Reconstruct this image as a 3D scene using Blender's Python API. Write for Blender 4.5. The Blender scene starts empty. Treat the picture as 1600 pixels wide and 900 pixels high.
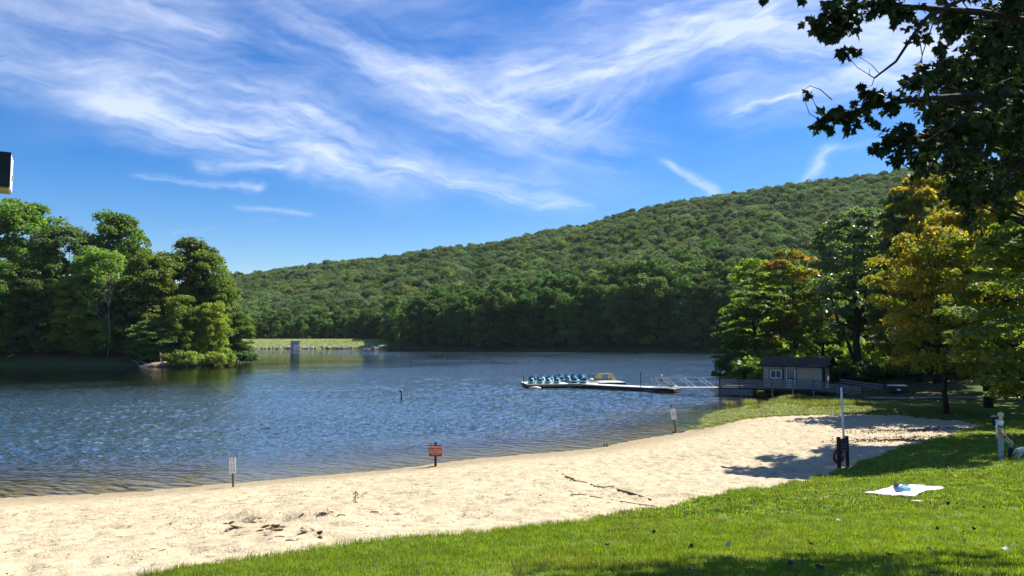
import bpy, bmesh, math, random
import numpy as np
from mathutils import Vector, Matrix, Euler
S = bpy.context.scene
COL = S.collection
R = math.radians
PI = math.pi

# ------------------------------------------------------------------ camera, sun, sky, exposure
CAM_H = 6.2
PITCH = math.atan(75 / 1155)
cam_d = bpy.data.cameras.new('camera')
cam = bpy.data.objects.new('camera', cam_d)
COL.objects.link(cam)
cam.location = (0, 0, CAM_H)
cam.rotation_euler = (PI / 2 + PITCH, 0, 0)
cam_d.sensor_width = 36
cam_d.lens = 36 * 1155 / 1600
cam_d.clip_start = 0.1
cam_d.clip_end = 6000
S.camera = cam

SUN_AZ, SUN_EL = 58, 50           # degrees to the right of the view axis (+Y), above the horizon
sun_d = bpy.data.lights.new('sun', 'SUN')
sun_d.energy = 5.0
sun_d.angle = R(0.5)
sun_d.color = (1.0, 0.95, 0.86)
sun = bpy.data.objects.new('sun', sun_d)
COL.objects.link(sun)
sdir = Vector((math.sin(R(SUN_AZ)) * math.cos(R(SUN_EL)), math.cos(R(SUN_AZ)) * math.cos(R(SUN_EL)), math.sin(R(SUN_EL))))
sun.rotation_euler = sdir.to_track_quat('Z', 'Y').to_euler()
sun.location = (60, 60, 120)

S.view_settings.view_transform = 'Standard'
S.view_settings.look = 'None'
S.view_settings.exposure = 1.0
S.view_settings.gamma = 1.0
S.render.engine = 'CYCLES'
S.cycles.max_bounces = 6
S.cycles.diffuse_bounces = 3
S.cycles.glossy_bounces = 3
S.cycles.transmission_bounces = 4
S.cycles.transparent_max_bounces = 8
S.cycles.volume_bounces = 0
S.cycles.caustics_reflective = False
S.cycles.caustics_refractive = False
S.cycles.use_denoising = True

W = bpy.data.worlds.new('World')
S.world = W
W.use_nodes = True


class X:
    """tiny wrapper so shader maths can be written as expressions"""
    nt = None

    def __init__(s, v):
        s.v = v

    @staticmethod
    def m(op, *a, clamp=False):
        n = X.nt.nodes.new('ShaderNodeMath')
        n.operation = op
        n.use_clamp = clamp
        for i, q in enumerate(a):
            q = q.v if isinstance(q, X) else q
            if isinstance(q, (int, float)):
                n.inputs[i].default_value = q
            else:
                X.nt.links.new(q, n.inputs[i])
        return X(n.outputs[0])

    def __add__(s, o): return X.m('ADD', s, o)
    def __radd__(s, o): return X.m('ADD', o, s)
    def __sub__(s, o): return X.m('SUBTRACT', s, o)
    def __rsub__(s, o): return X.m('SUBTRACT', o, s)
    def __mul__(s, o): return X.m('MULTIPLY', s, o)
    def __rmul__(s, o): return X.m('MULTIPLY', o, s)
    def __truediv__(s, o): return X.m('DIVIDE', s, o)
    def clamp(s): return X.m('ADD', s, 0.0, clamp=True)


def xyz(sock):
    n = X.nt.nodes.new('ShaderNodeSeparateXYZ')
    X.nt.links.new(sock, n.inputs[0])
    return [X(o) for o in n.outputs]


def comb(a, b, c):
    n = X.nt.nodes.new('ShaderNodeCombineXYZ')
    for i, q in enumerate((a, b, c)):
        if isinstance(q, X):
            X.nt.links.new(q.v, n.inputs[i])
        else:
            n.inputs[i].default_value = q
    return n.outputs[0]


def noise(vec, scale=1.0, detail=2.0, rough=0.5, dist=0.0, color=False):
    n = X.nt.nodes.new('ShaderNodeTexNoise')
    n.inputs['Scale'].default_value = scale
    n.inputs['Detail'].default_value = detail
    n.inputs['Roughness'].default_value = rough
    n.inputs['Distortion'].default_value = dist
    if vec is not None:
        X.nt.links.new(vec.v if isinstance(vec, X) else vec, n.inputs['Vector'])
    return n.outputs['Color'] if color else X(n.outputs['Fac'])


def ramp(fac, a, b, lo=0.0, hi=1.0):
    """smooth map of fac from [a,b] to [lo,hi]"""
    n = X.nt.nodes.new('ShaderNodeMapRange')
    n.interpolation_type = 'SMOOTHSTEP'
    X.nt.links.new(fac.v, n.inputs[0])
    for i, q in zip((1, 2, 3, 4), (a, b, lo, hi)):
        n.inputs[i].default_value = q
    return X(n.outputs[0])


def mixc(fac, a, b, mode='MIX'):
    n = X.nt.nodes.new('ShaderNodeMix')
    n.data_type = 'RGBA'
    n.blend_type = mode
    ins = [n.inputs[0], n.inputs[6], n.inputs[7]]
    for s_, q in zip(ins, (fac, a, b)):
        q = q.v if isinstance(q, X) else q
        if isinstance(q, (int, float)):
            s_.default_value = q
        elif isinstance(q, tuple):
            s_.default_value = q if len(q) == 4 else (*q, 1)
        else:
            X.nt.links.new(q, s_)
    return n.outputs[2]


def build_sky():
    nt = W.node_tree
    X.nt = nt
    nt.nodes.clear()
    sky = nt.nodes.new('ShaderNodeTexSky')
    sky.sky_type = 'NISHITA'
    sky.sun_disc = False
    sky.sun_elevation = R(SUN_EL)
    sky.sun_rotation = R(SUN_AZ)
    sky.altitude = 300
    sky.air_density = 1.0
    sky.dust_density = 0.5
    sky.ozone_density = 3.0
    hs = nt.nodes.new('ShaderNodeHueSaturation')
    hs.inputs['Saturation'].default_value = 1.52
    hs.inputs['Hue'].default_value = .512
    hs.inputs['Value'].default_value = 1.0
    nt.links.new(sky.outputs[0], hs.inputs['Color'])
    tc = nt.nodes.new('ShaderNodeTexCoord')
    vx, vy, vz = xyz(tc.outputs['Generated'])
    az = X.m('ARCTAN2', vx, vy)
    el = X.m('ARCSINE', X.m('MINIMUM', X.m('MAXIMUM', vz, -1.0), 1.0))
    # domain warp
    w1 = noise(comb(az * 1.0, el * 1.6, 0.3), 6, 4, 0.6, color=True)
    wa, wb, wc = xyz(w1)
    w2 = noise(comb(az * 1.0, el * 1.4, 4.3), 30, 3, 0.6, color=True)
    wd, we, wf = xyz(w2)
    A = az + (wa - 0.5) * 0.085 + (wd - 0.5) * 0.008
    E = el + (wb - 0.5) * 0.055 + (we - 0.5) * 0.007

    def pix(px, py):
        zc = -(py - 450) / 1155
        y = math.cos(PITCH) - math.sin(PITCH) * zc
        z = math.sin(PITCH) + math.cos(PITCH) * zc
        x = (px - 800) / 1155
        return math.atan2(x, y), math.asin(z / math.sqrt(x * x + y * y + z * z))
    strokes = [
        (120, 135, 500, 200, 34, .75), (170, 165, 610, 265, 34, .85), (430, 165, 640, 275, 38, .8),
        (610, 268, 900, 322, 15, .8), (470, 250, 870, 290, 26, .42), (300, 254, 470, 262, 9, .85),
        (205, 276, 400, 290, 5, .65), (-60, 20, 420, 130, 60, .5), (180, 0, 340, 45, 24, .7),
        (430, 15, 760, 170, 46, .5), (670, 120, 850, 215, 30, .95), (560, 105, 960, 95, 48, .6),
        (800, 140, 1200, 15, 34, 1.0), (1000, 30, 1400, 20, 34, .8), (880, 215, 1060, 50, 42, .55),
        (1160, 174, 1262, 136, 7, .85), (1258, 284, 1305, 226, 8, .6), (1305, 226, 1385, 212, 5, .5),
        (1028, 258, 1108, 306, 8, .8), (640, 150, 980, 240, 55, .4), (1190, 70, 1560, 100, 46, .85),
        (275, 357, 428, 346, 4, .5), (370, 318, 485, 336, 5, .4), (840, 320, 925, 322, 6, .6),
        (-80, 90, 260, 130, 40, .4), (1140, 175, 1500, 60, 40, .5), (1100, 140, 1180, 118, 9, .5),
        (900, 10, 1150, -40, 40, .5), (0, -60, 700, -70, 60, .5), (1300, -60, 1900, 90, 70, .7),
        (1650, 60, 2200, 250, 60, .5), (-700, 120, -150, 60, 60, .5)]
    dens = None
    for i, (x1, y1, x2, y2, w, s_) in enumerate(strokes):
        a1, e1 = pix(x1, y1)
        a2, e2 = pix(x2, y2)
        L = math.hypot(a2 - a1, e2 - e1)
        ux, uy = (a2 - a1) / L, (e2 - e1) / L
        hw = w / 1155 * 0.95
        dA, dE = A - a1, E - e1
        al = dA * ux + dE * uy
        pe = dE * ux - dA * uy
        out = X.m('MAXIMUM', X.m('ABSOLUTE', al - L / 2) - L / 2 + hw, 0.0)
        d = X.m('SQRT', out * out * 0.35 + pe * pe) / hw
        mask = X.m('EXPONENT', d * d * -0.9)
        fib = noise(comb(al * (4 + 1.2 / max(w / 20, .5)), pe * 46 * (22 / (w + 12)) ** .35, i * 3.7), 1.0, 6, 0.62, 0.35)
        t = mask * ramp(fib, 0.30, 0.72) * s_
        dens = t if dens is None else dens + t * (1.0 - dens * 0.45)
    gen = noise(comb(A * 3.0 + E * 1.5, E * 12.0 - A * 1.5, 9.1), 1.0, 6, 0.6, 0.5)
    patch = noise(comb(A, E, 2.0), 3.0, 2, 0.5)
    veil = ramp(gen, 0.38, 0.8) * ramp(patch, 0.32, 0.6) * ramp(el, 0.14, 0.36) * 0.30
    dens = dens * ramp(noise(comb(A * 11 + E * 8, E * 34 - A * 10, 5.5), 1.0, 5, .60, .3), .2, .7, .6, 1.1)
    dens = (dens + veil + ramp(el, .2, .42) * .05) * ramp(el, 0.02, 0.2)
    dens = X.m('MINIMUM', dens, 1.0)
    cloud = (8.2, 8.6, 9.4)
    col = mixc(dens * 0.57, hs.outputs[0], cloud)
    bg = nt.nodes.new('ShaderNodeBackground')
    bg.inputs['Strength'].default_value = 0.076
    nt.links.new(col, bg.inputs['Color'])
    o = nt.nodes.new('ShaderNodeOutputWorld')
    nt.links.new(bg.outputs[0], o.inputs[0])
    W.cycles.sampling_method = 'MANUAL'
    W.cycles.sample_map_resolution = 512


build_sky()

# ------------------------------------------------------------------ helpers
rng = np.random.default_rng(7)


def W3(px, py, Y):
    """pixel of the photograph + depth -> metres"""
    zc = -(py - 450) / 1155
    y = math.cos(PITCH) - math.sin(PITCH) * zc
    z = math.sin(PITCH) + math.cos(PITCH) * zc
    return Vector(((px - 800) / 1155 / y * Y, Y, CAM_H + z / y * Y))


def tag(o, label=None, cat=None, group=None, kind=None):
    if label: o['label'] = label
    if cat: o['category'] = cat
    if group: o['group'] = group
    if kind: o['kind'] = kind
    return o


def empty(name, loc=(0, 0, 0), rz=0.0, label=None, cat=None, group=None):
    o = bpy.data.objects.new(name, None)
    o.empty_display_size = 0.2
    COL.objects.link(o)
    o.location = loc
    o.rotation_euler = (0, 0, rz)
    return tag(o, label, cat, group)


def link(name, me, parent=None, loc=None):
    o = bpy.data.objects.new(name, me)
    COL.objects.link(o)
    if parent is not None: o.parent = parent
    if loc is not None: o.location = loc
    return o


def mesh_np(name, v, f, mat, tint=None, smooth=False, attrs=None):
    """v (n,3), f (m,k) int array -> mesh"""
    me = bpy.data.meshes.new(name)
    v = np.asarray(v, np.float32); f = np.asarray(f, np.int32)
    m, k = f.shape
    me.vertices.add(len(v)); me.vertices.foreach_set('co', v.ravel())
    me.loops.add(m * k); me.loops.foreach_set('vertex_index', f.ravel())
    me.polygons.add(m)
    me.polygons.foreach_set('loop_start', np.arange(0, m * k, k, dtype=np.int32))
    me.polygons.foreach_set('loop_total', np.full(m, k, np.int32))
    if smooth: me.polygons.foreach_set('use_smooth', np.ones(m, bool))
    me.update(calc_edges=True)
    if tint is not None:
        a = me.attributes.new('tint', 'FLOAT', 'FACE')
        a.data.foreach_set('value', np.asarray(tint, np.float32))
    for nm, vals in (attrs or {}).items():
        a = me.attributes.new(nm, 'FLOAT', 'POINT')
        a.data.foreach_set('value', np.asarray(vals, np.float32))
    if mat: me.materials.append(mat)
    return me


class MB:
    """collects shapes, links them as one mesh"""
    def __init__(s): s.v = []; s.f = []

    def add(s, vs, fs):
        n = len(s.v)
        s.v += [tuple(q) for q in vs]
        s.f += [tuple(i + n for i in q) for q in fs]
        return s

    def box(s, c, d, rz=0.0, rot=None, ch=0.0):
        """box with size d at c; ch = chamfered vertical edges"""
        hx, hy, hz = d[0] / 2, d[1] / 2, d[2] / 2
        M = rot.to_matrix() if rot is not None else Matrix.Rotation(rz, 3, 'Z')
        if ch:
            P = [(hx - ch, -hy), (hx, -hy + ch), (hx, hy - ch), (hx - ch, hy), (-hx + ch, hy), (-hx, hy - ch), (-hx, -hy + ch), (-hx + ch, -hy)]
        else:
            P = [(hx, -hy), (hx, hy), (-hx, hy), (-hx, -hy)]
        n = len(P)
        vs = [M @ Vector((x, y, -hz)) + Vector(c) for x, y in P] + [M @ Vector((x, y, hz)) + Vector(c) for x, y in P]
        fs = [tuple(range(n))[::-1], tuple(range(n, 2 * n))] + [(i, (i + 1) % n, n + (i + 1) % n, n + i) for i in range(n)]
        return s.add(vs, fs)

    def bar(s, a, b, w, h=None):
        """rectangular bar from a to b"""
        a, b = Vector(a), Vector(b); h = h or w
        d = (b - a).normalized()
        side = d.cross(Vector((0, 0, 1)))
        if side.length < 1e-3: side = Vector((1, 0, 0))
        side.normalize(); up = side.cross(d).normalized()
        vs = [p + side * sx * w / 2 + up * sz * h / 2 for p in (a, b) for sx, sz in ((-1, -1), (1, -1), (1, 1), (-1, 1))]
        return s.add(vs, [(3, 2, 1, 0), (4, 5, 6, 7)] + [(i, (i + 1) % 4, 4 + (i + 1) % 4, 4 + i) for i in range(4)])

    def tube(s, pts, rad, n=6, caps=True):
        pts = [Vector(p) for p in pts]
        if isinstance(rad, (int, float)): rad = [rad] * len(pts)
        vs = []; fs = []
        ref = Vector((0.13, 0.31, 0.94)).normalized()
        for i, p in enumerate(pts):
            d = (pts[min(i + 1, len(pts) - 1)] - pts[max(i - 1, 0)]).normalized()
            a = d.cross(ref)
            if a.length < 1e-3: a = d.cross(Vector((1, 0, 0)))
            a.normalize(); b = d.cross(a).normalized()
            for k in range(n):
                t = 2 * PI * k / n
                vs.append(p + (a * math.cos(t) + b * math.sin(t)) * rad[i])
        for i in range(len(pts) - 1):
            for k in range(n):
                fs.append((i * n + k, i * n + (k + 1) % n, (i + 1) * n + (k + 1) % n, (i + 1) * n + k))
        if caps:
            fs.append(tuple(range(n))[::-1]); fs.append(tuple(range((len(pts) - 1) * n, len(pts) * n)))
        return s.add(vs, fs)

    def prism(s, poly, y0, y1, fn=lambda x, z, y: (x, y, z)):
        n = len(poly)
        vs = [fn(x, z, y0) for x, z in poly] + [fn(x, z, y1) for x, z in poly]
        return s.add(vs, [tuple(range(n))[::-1], tuple(range(n, 2 * n))] + [(i, (i + 1) % n, n + (i + 1) % n, n + i) for i in range(n)])

    def build(s, name, mat, parent=None, loc=None, smooth=False):
        me = bpy.data.meshes.new(name)
        me.from_pydata(s.v, [], s.f)
        bm = bmesh.new(); bm.from_mesh(me)
        bmesh.ops.recalc_face_normals(bm, faces=bm.faces)
        bm.to_mesh(me); bm.free()
        if smooth:
            for p in me.polygons: p.use_smooth = True
        me.materials.append(mat)
        return link(name, me, parent, loc)


def copy_tree(o, parent=None):
    c = o.copy(); COL.objects.link(c)
    if parent is not None: c.parent = parent
    for ch in o.children: copy_tree(ch, c)
    return c


def skin(name, pts, edges, mat, parent=None, sub=2, loc=None):
    """pts: list of (x,y,z,r) or (x,y,z,rx,ry); a smooth tapered figure from a skeleton"""
    me = bpy.data.meshes.new(name)
    me.from_pydata([p[:3] for p in pts], edges, [])
    o = link(name + '_tmp', me)
    md = o.modifiers.new('s', 'SKIN'); md.use_smooth_shade = True
    for i, p in enumerate(pts):
        sv = me.skin_vertices[0].data[i]
        sv.radius = (p[3], p[4] if len(p) > 4 else p[3])
        sv.use_root = (i == 0)
    if sub:
        sm = o.modifiers.new('u', 'SUBSURF'); sm.levels = sub; sm.render_levels = sub
    dg = bpy.context.evaluated_depsgraph_get()
    nm = bpy.data.meshes.new_from_object(o.evaluated_get(dg), preserve_all_data_layers=False, depsgraph=dg)
    bpy.data.objects.remove(o)
    nm.name = name
    nm.materials.clear(); nm.materials.append(mat)
    return link(name, nm, parent, loc)


def text(name, s, size, mat, parent, loc, rot, align='CENTER', depth=0.002, bold=0.0):
    cu = bpy.data.curves.new(name, 'FONT')
    cu.body = s; cu.size = size; cu.align_x = align; cu.align_y = 'CENTER'; cu.extrude = depth; cu.resolution_u = 2; cu.offset = bold
    o = link(name + '_tmp', cu)
    dg = bpy.context.evaluated_depsgraph_get()
    nm = bpy.data.meshes.new_from_object(o.evaluated_get(dg), depsgraph=dg)
    bpy.data.objects.remove(o)
    nm.materials.clear(); nm.materials.append(mat)
    t = link(name, nm, parent, loc)
    t.rotation_euler = rot
    return t


def scatter(name, pts, rots, scl, idx, protos, kind='stuff', label=None, cat=None):
    """one object that instances small meshes over points"""
    me = bpy.data.meshes.new(name)
    pts = np.asarray(pts, np.float32)
    me.vertices.add(len(pts)); me.vertices.foreach_set('co', pts.ravel())
    a = me.attributes.new('rot', 'FLOAT_VECTOR', 'POINT'); a.data.foreach_set('vector', np.asarray(rots, np.float32).ravel())
    a = me.attributes.new('scl', 'FLOAT_VECTOR', 'POINT'); a.data.foreach_set('vector', np.asarray(scl, np.float32).ravel())
    a = me.attributes.new('idx', 'INT', 'POINT'); a.data.foreach_set('value', np.asarray(idx, np.int32))
    o = link(name, me)
    ng = bpy.data.node_groups.new(name, 'GeometryNodeTree')
    ng.interface.new_socket('Geometry', in_out='INPUT', socket_type='NodeSocketGeometry')
    ng.interface.new_socket('Geometry', in_out='OUTPUT', socket_type='NodeSocketGeometry')
    N = ng.nodes.new
    gi, go = N('NodeGroupInput'), N('NodeGroupOutput')
    iop = N('GeometryNodeInstanceOnPoints')
    jn = N('GeometryNodeJoinGeometry')
    for p in protos:
        po = bpy.data.objects.new(name + '_unit', p)
        oi = N('GeometryNodeObjectInfo'); oi.inputs['Object'].default_value = po
        g2 = N('GeometryNodeGeometryToInstance')
        ng.links.new(oi.outputs['Geometry'], g2.inputs[0]); ng.links.new(g2.outputs[0], jn.inputs[0])
    def attr(nm, t):
        q = N('GeometryNodeInputNamedAttribute'); q.data_type = t; q.inputs[0].default_value = nm
        return q.outputs[0]
    ng.links.new(gi.outputs[0], iop.inputs['Points'])
    ng.links.new(jn.outputs[0], iop.inputs['Instance'])
    iop.inputs['Pick Instance'].default_value = True
    ng.links.new(attr('idx', 'INT'), iop.inputs['Instance Index'])
    ng.links.new(attr('rot', 'FLOAT_VECTOR'), iop.inputs['Rotation'])
    ng.links.new(attr('scl', 'FLOAT_VECTOR'), iop.inputs['Scale'])
    ng.links.new(iop.outputs[0], go.inputs[0])
    md = o.modifiers.new('scatter', 'NODES'); md.node_group = ng
    return tag(o, label, cat, kind=kind)


# ------------------------------------------------------------------ materials
def newmat(name):
    m = bpy.data.materials.new(name); m.use_nodes = True
    nt = m.node_tree; nt.nodes.clear(); X.nt = nt
    return m, nt


def finish(m, nt, shader, disp=None):
    o = nt.nodes.new('ShaderNodeOutputMaterial')
    nt.links.new(shader, o.inputs[0])
    return m


def principled(nt, col, rough=0.6, spec=0.4, normal=None, metal=0.0):
    b = nt.nodes.new('ShaderNodeBsdfPrincipled')
    if isinstance(col, tuple): b.inputs['Base Color'].default_value = (*col, 1)
    else: nt.links.new(col, b.inputs['Base Color'])
    if isinstance(rough, X): nt.links.new(rough.v, b.inputs['Roughness'])
    else: b.inputs['Roughness'].default_value = rough
    b.inputs['Specular IOR Level'].default_value = spec
    b.inputs['Metallic'].default_value = metal
    if normal is not None: nt.links.new(normal, b.inputs['Normal'])
    return b.outputs[0]


def bump(h, strength=0.5, dist=0.02):
    n = X.nt.nodes.new('ShaderNodeBump')
    n.inputs['Strength'].default_value = strength
    n.inputs['Distance'].default_value = dist
    X.nt.links.new(h.v, n.inputs['Height'])
    return n.outputs[0]


def coords(kind='Object'):
    return X.nt.nodes.new('ShaderNodeTexCoord').outputs[kind]


def geo_pos():
    return X.nt.nodes.new('ShaderNodeNewGeometry').outputs['Position']


def simple(name, c, rough=0.6, spec=0.4, var=0.25, scale=8.0, bmp=0.2, metal=0.0, c2=None, stretch=(1, 1, 1)):
    m, nt = newmat(name)
    mp = nt.nodes.new('ShaderNodeMapping'); mp.inputs['Scale'].default_value = stretch
    nt.links.new(coords(), mp.inputs[0])
    f = noise(mp.outputs[0], scale, 5, 0.65)
    lo = tuple(x * (1 - var) for x in c); hi = c2 or tuple(min(1, x * (1 + var)) for x in c)
    col = mixc(ramp(f, .3, .7), lo, hi)
    return finish(m, nt, principled(nt, col, rough, spec, bump(f, bmp, 0.01) if bmp else None, metal))


def leafmat(name, dark, light, trans, tw=0.35, rough=0.5, spec=0.35, accent=None, amt=0.0, patch=None):
    """leaf colour varies leaf by leaf (tint), tree by tree (object random) and in clumps (noise)"""
    m, nt = newmat(name)
    at = nt.nodes.new('ShaderNodeAttribute'); at.attribute_name = 'tint'
    oi = nt.nodes.new('ShaderNodeObjectInfo')
    r = X(oi.outputs['Random'])
    t = X(at.outputs['Fac']) * 0.62 + r * 0.38
    col = mixc(ramp(t, 0.1, 0.95), dark, light)
    hv = nt.nodes.new('ShaderNodeHueSaturation')
    nt.links.new(col, hv.inputs['Color'])
    nt.links.new((0.478 + X.m('FRACT', r * 7.31) * 0.045).v, hv.inputs['Hue'])
    nt.links.new((0.72 + X.m('FRACT', r * 3.17) * 0.56).v, hv.inputs['Value'])
    col = hv.outputs[0]
    if accent:
        z = xyz(coords())[2]
        f = ramp(noise(coords(), 0.35, 3, .6) * 1.0 + X(at.outputs['Fac']) * 0.35, 0.78 - amt, 0.95 - amt)
        col = mixc(f, col, accent)
    if patch:
        p_ = geo_pos()
        col = mixc(ramp(noise(p_, .55, 4, .6), .48, .72) * .6, col, patch)
        hv2 = nt.nodes.new('ShaderNodeHueSaturation'); nt.links.new(col, hv2.inputs['Color'])
        nt.links.new(ramp(noise(p_, 1.6, 4, .65), .3, .7, .74, 1.18).v, hv2.inputs['Value'])
        col = hv2.outputs[0]
    pb = principled(nt, col, rough, spec)
    tr = nt.nodes.new('ShaderNodeBsdfTranslucent')
    tcol = mixc(1.0, col, trans, 'MULTIPLY')
    nt.links.new(tcol, tr.inputs[0])
    mx = nt.nodes.new('ShaderNodeMixShader'); mx.inputs[0].default_value = tw
    nt.links.new(pb, mx.inputs[1]); nt.links.new(tr.outputs[0], mx.inputs[2])
    return finish(m, nt, mx.outputs[0])


M = {}
TR = (2.2, 2.4, .7)
M['leaf_far'] = leafmat('leaf_far', (.068, .130, .028), (.155, .235, .055), (1.4, 1.5, .7), .28, rough=.75, spec=.15)
M['leaf_far_pale'] = leafmat('leaf_far_pale', (.10, .155, .065), (.19, .245, .11), (1.4, 1.5, .7), .28, rough=.75, spec=.15)
M['leaf_far_dark'] = leafmat('leaf_far_dark', (.045, .085, .025), (.10, .15, .04), (1.4, 1.5, .7), .25, rough=.75, spec=.15)
M['leaf_far_lime'] = leafmat('leaf_far_lime', (.12, .165, .022), (.22, .27, .045), (1.4, 1.5, .7), .28, rough=.75, spec=.15)
M['leaf_green'] = leafmat('leaf_green', (.060, .105, .022), (.165, .225, .045), TR, .44, spec=.3)
M['leaf_deep'] = leafmat('leaf_deep', (.050, .090, .030), (.130, .185, .060), TR, .38, spec=.3)
M['leaf_lime'] = leafmat('leaf_lime', (.085, .135, .018), (.19, .245, .035), TR, .46)
M['leaf_yellow'] = leafmat('leaf_yellow', (.115, .15, .020), (.265, .255, .04), (2.6, 2.5, .6), .5, accent=(.28, .20, .03), amt=.10)
M['leaf_rust'] = leafmat('leaf_rust', (.08, .115, .018), (.20, .215, .035), (2.5, 2.3, .6), .48, accent=(.27, .13, .03), amt=.05)
M['leaf_silver'] = leafmat('leaf_silver', (.055, .090, .035), (.16, .21, .10), TR, .38, rough=.3, spec=.6)
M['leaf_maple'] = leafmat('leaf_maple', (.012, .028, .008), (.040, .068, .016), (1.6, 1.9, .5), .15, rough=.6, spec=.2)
M['leaf_shrub'] = leafmat('leaf_shrub', (.12, .17, .025), (.22, .27, .05), TR, .35)
M['grass'] = leafmat('grass', (.105, .175, .012), (.25, .33, .034), (1.8, 1.7, .4), .42, rough=.42, spec=.35, patch=(.21, .225, .06))
M['reed'] = leafmat('reed', (.15, .185, .035), (.27, .30, .07), (1.6, 1.6, .6), .35)
M['bark'] = simple('bark', (.085, .065, .048), .9, .2, .45, 6, .6, stretch=(3, 3, .6))
M['bark_pale'] = simple('bark_pale', (.19, .17, .145), .9, .2, .35, 6, .5, stretch=(3, 3, .6))
M['bark_dark'] = simple('bark_dark', (.030, .025, .020), .9, .2, .4, 6, .6, stretch=(3, 3, .6))
M['rock'] = simple('rock', (.30, .28, .25), .85, .3, .35, 2.5, .6)
M['concrete'] = simple('concrete', (.42, .41, .40), .85, .3, .15, 1.5, .2)
M['red'] = simple('sign_red', (.30, .030, .022), .5, .4, .15, 12, .05)
M['red_dark'] = simple('buoy_red', (.22, .025, .018), .5, .4, .15, 12, .05)
M['letter'] = simple('sign_lettering', (.80, .50, .40), .5, .4, .05, 12, 0)
M['post_dark'] = simple('post_dark', (.050, .022, .018), .8, .3, .3, 14, .4, stretch=(1, 1, .2))
M['sign_brown'] = simple('sign_brown', (.055, .035, .028), .7, .3, .25, 10, .2)
M['routed'] = simple('routed_lettering', (.20, .18, .17), .7, .3, .2, 10, 0)
M['post_green'] = simple('post_green', (.15, .14, .08), .8, .3, .3, 14, .4, stretch=(1, 1, .2))
M['white'] = simple('white_paint', (.74, .72, .73), .5, .4, .06, 6, .05)
M['ink'] = simple('sign_ink', (.08, .06, .07), .6, .3, .1, 6, 0)
M['wood_grey'] = simple('weathered_wood', (.20, .215, .225), .85, .25, .35, 5, .4, stretch=(1, 1, 4))
M['wood_dark'] = simple('damp_wood', (.045, .042, .040), .85, .25, .35, 5, .4)
M['wood_tan'] = simple('tan_timber', (.36, .27, .15), .8, .3, .25, 5, .3)
M['deck_pale'] = simple('pale_decking', (.62, .60, .57), .75, .3, .12, 5, .2)
M['siding'] = simple('siding', (.46, .405, .33), .8, .3, .10, 3, .15)
M['trim_dark'] = simple('dark_trim', (.030, .028, .030), .7, .3, .2, 5, .1)
M['trim_white'] = simple('white_trim', (.75, .75, .76), .5, .4, .05, 5, .05)
M['door_grey'] = simple('door_grey', (.30, .36, .40), .6, .3, .1, 4, .05)
M['glass_dark'] = simple('window_glass', (.02, .025, .03), .08, .6, .2, 2, 0)
M['shingle'] = simple('shingle', (.075, .058, .052), .95, .1, .4, 5, .5)
M['alu'] = simple('aluminium', (.50, .51, .53), .45, .5, .08, 6, .05, metal=.3)
M['boat_blue'] = simple('boat_blue', (.020, .115, .19), .35, .5, .15, 3, .03)
M['boat_aqua'] = simple('boat_aqua', (.42, .70, .72), .4, .5, .08, 3, .03)
M['yellow'] = simple('yellow_paint', (.80, .66, .10), .5, .4, .1, 6, .05)
M['black'] = simple('black', (.012, .012, .014), .6, .3, .2, 6, .05)
M['navy'] = simple('navy', (.025, .030, .055), .6, .3, .2, 6, .05)
M['cap'] = simple('cap_grey', (.40, .40, .36), .8, .2)
M['skin'] = simple('skin', (.46, .27, .19), .55, .35, .08, 6, .02)
M['hair_blond'] = simple('hair_blond', (.62, .50, .27), .5, .4, .25, 20, .3, stretch=(1, 1, .15))
M['hair_dark'] = simple('hair_dark', (.025, .018, .014), .5, .4, .25, 20, .3)
M['shirt'] = simple('white_cotton', (.78, .79, .80), .85, .2, .05, 8, .15)
M['trousers'] = simple('pale_denim', (.30, .39, .41), .85, .2, .12, 8, .2)
M['fur'] = simple('pale_fur', (.62, .56, .50), .9, .2, .2, 14, .5)
M['cloth_white'] = simple('blanket_cloth', (.80, .79, .80), .9, .2, .04, 6, .2)
M['cloth_blue'] = simple('blue_cloth', (.22, .38, .52), .9, .2, .25, 14, .3)
M['cloth_grey'] = simple('grey_cloth', (.12, .13, .16), .9, .2, .3, 14, .3)
M['twig'] = simple('twig', (.10, .055, .03), .9, .2, .4, 9, .3)
M['twig_pale'] = simple('twig_pale', (.30, .22, .14), .9, .2, .4, 9, .3)
M['leaf_dry'] = simple('dry_leaf', (.06, .035, .02), .8, .3, .5, 3, .2)
M['leaf_litter'] = simple('leaf_litter', (.17, .085, .045), .85, .2, .5, 3, .2)
M['leaf_red'] = simple('red_leaf', (.42, .06, .02), .7, .3, .3, 9, .2)
M['leaf_paleback'] = simple('pale_leaf_back', (.50, .47, .36), .7, .3, .2, 9, .2)
M['lamp_dark'] = simple('fixture_dark', (.018, .032, .028), .7, .3, .25, 5, .05)
M['lamp_pale'] = simple('fixture_pale', (.72, .72, .70), .6, .3, .06, 5, .05)
M['lamp_tan'] = simple('fixture_tan', (.45, .40, .26), .8, .3, .15, 9, .1)


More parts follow.
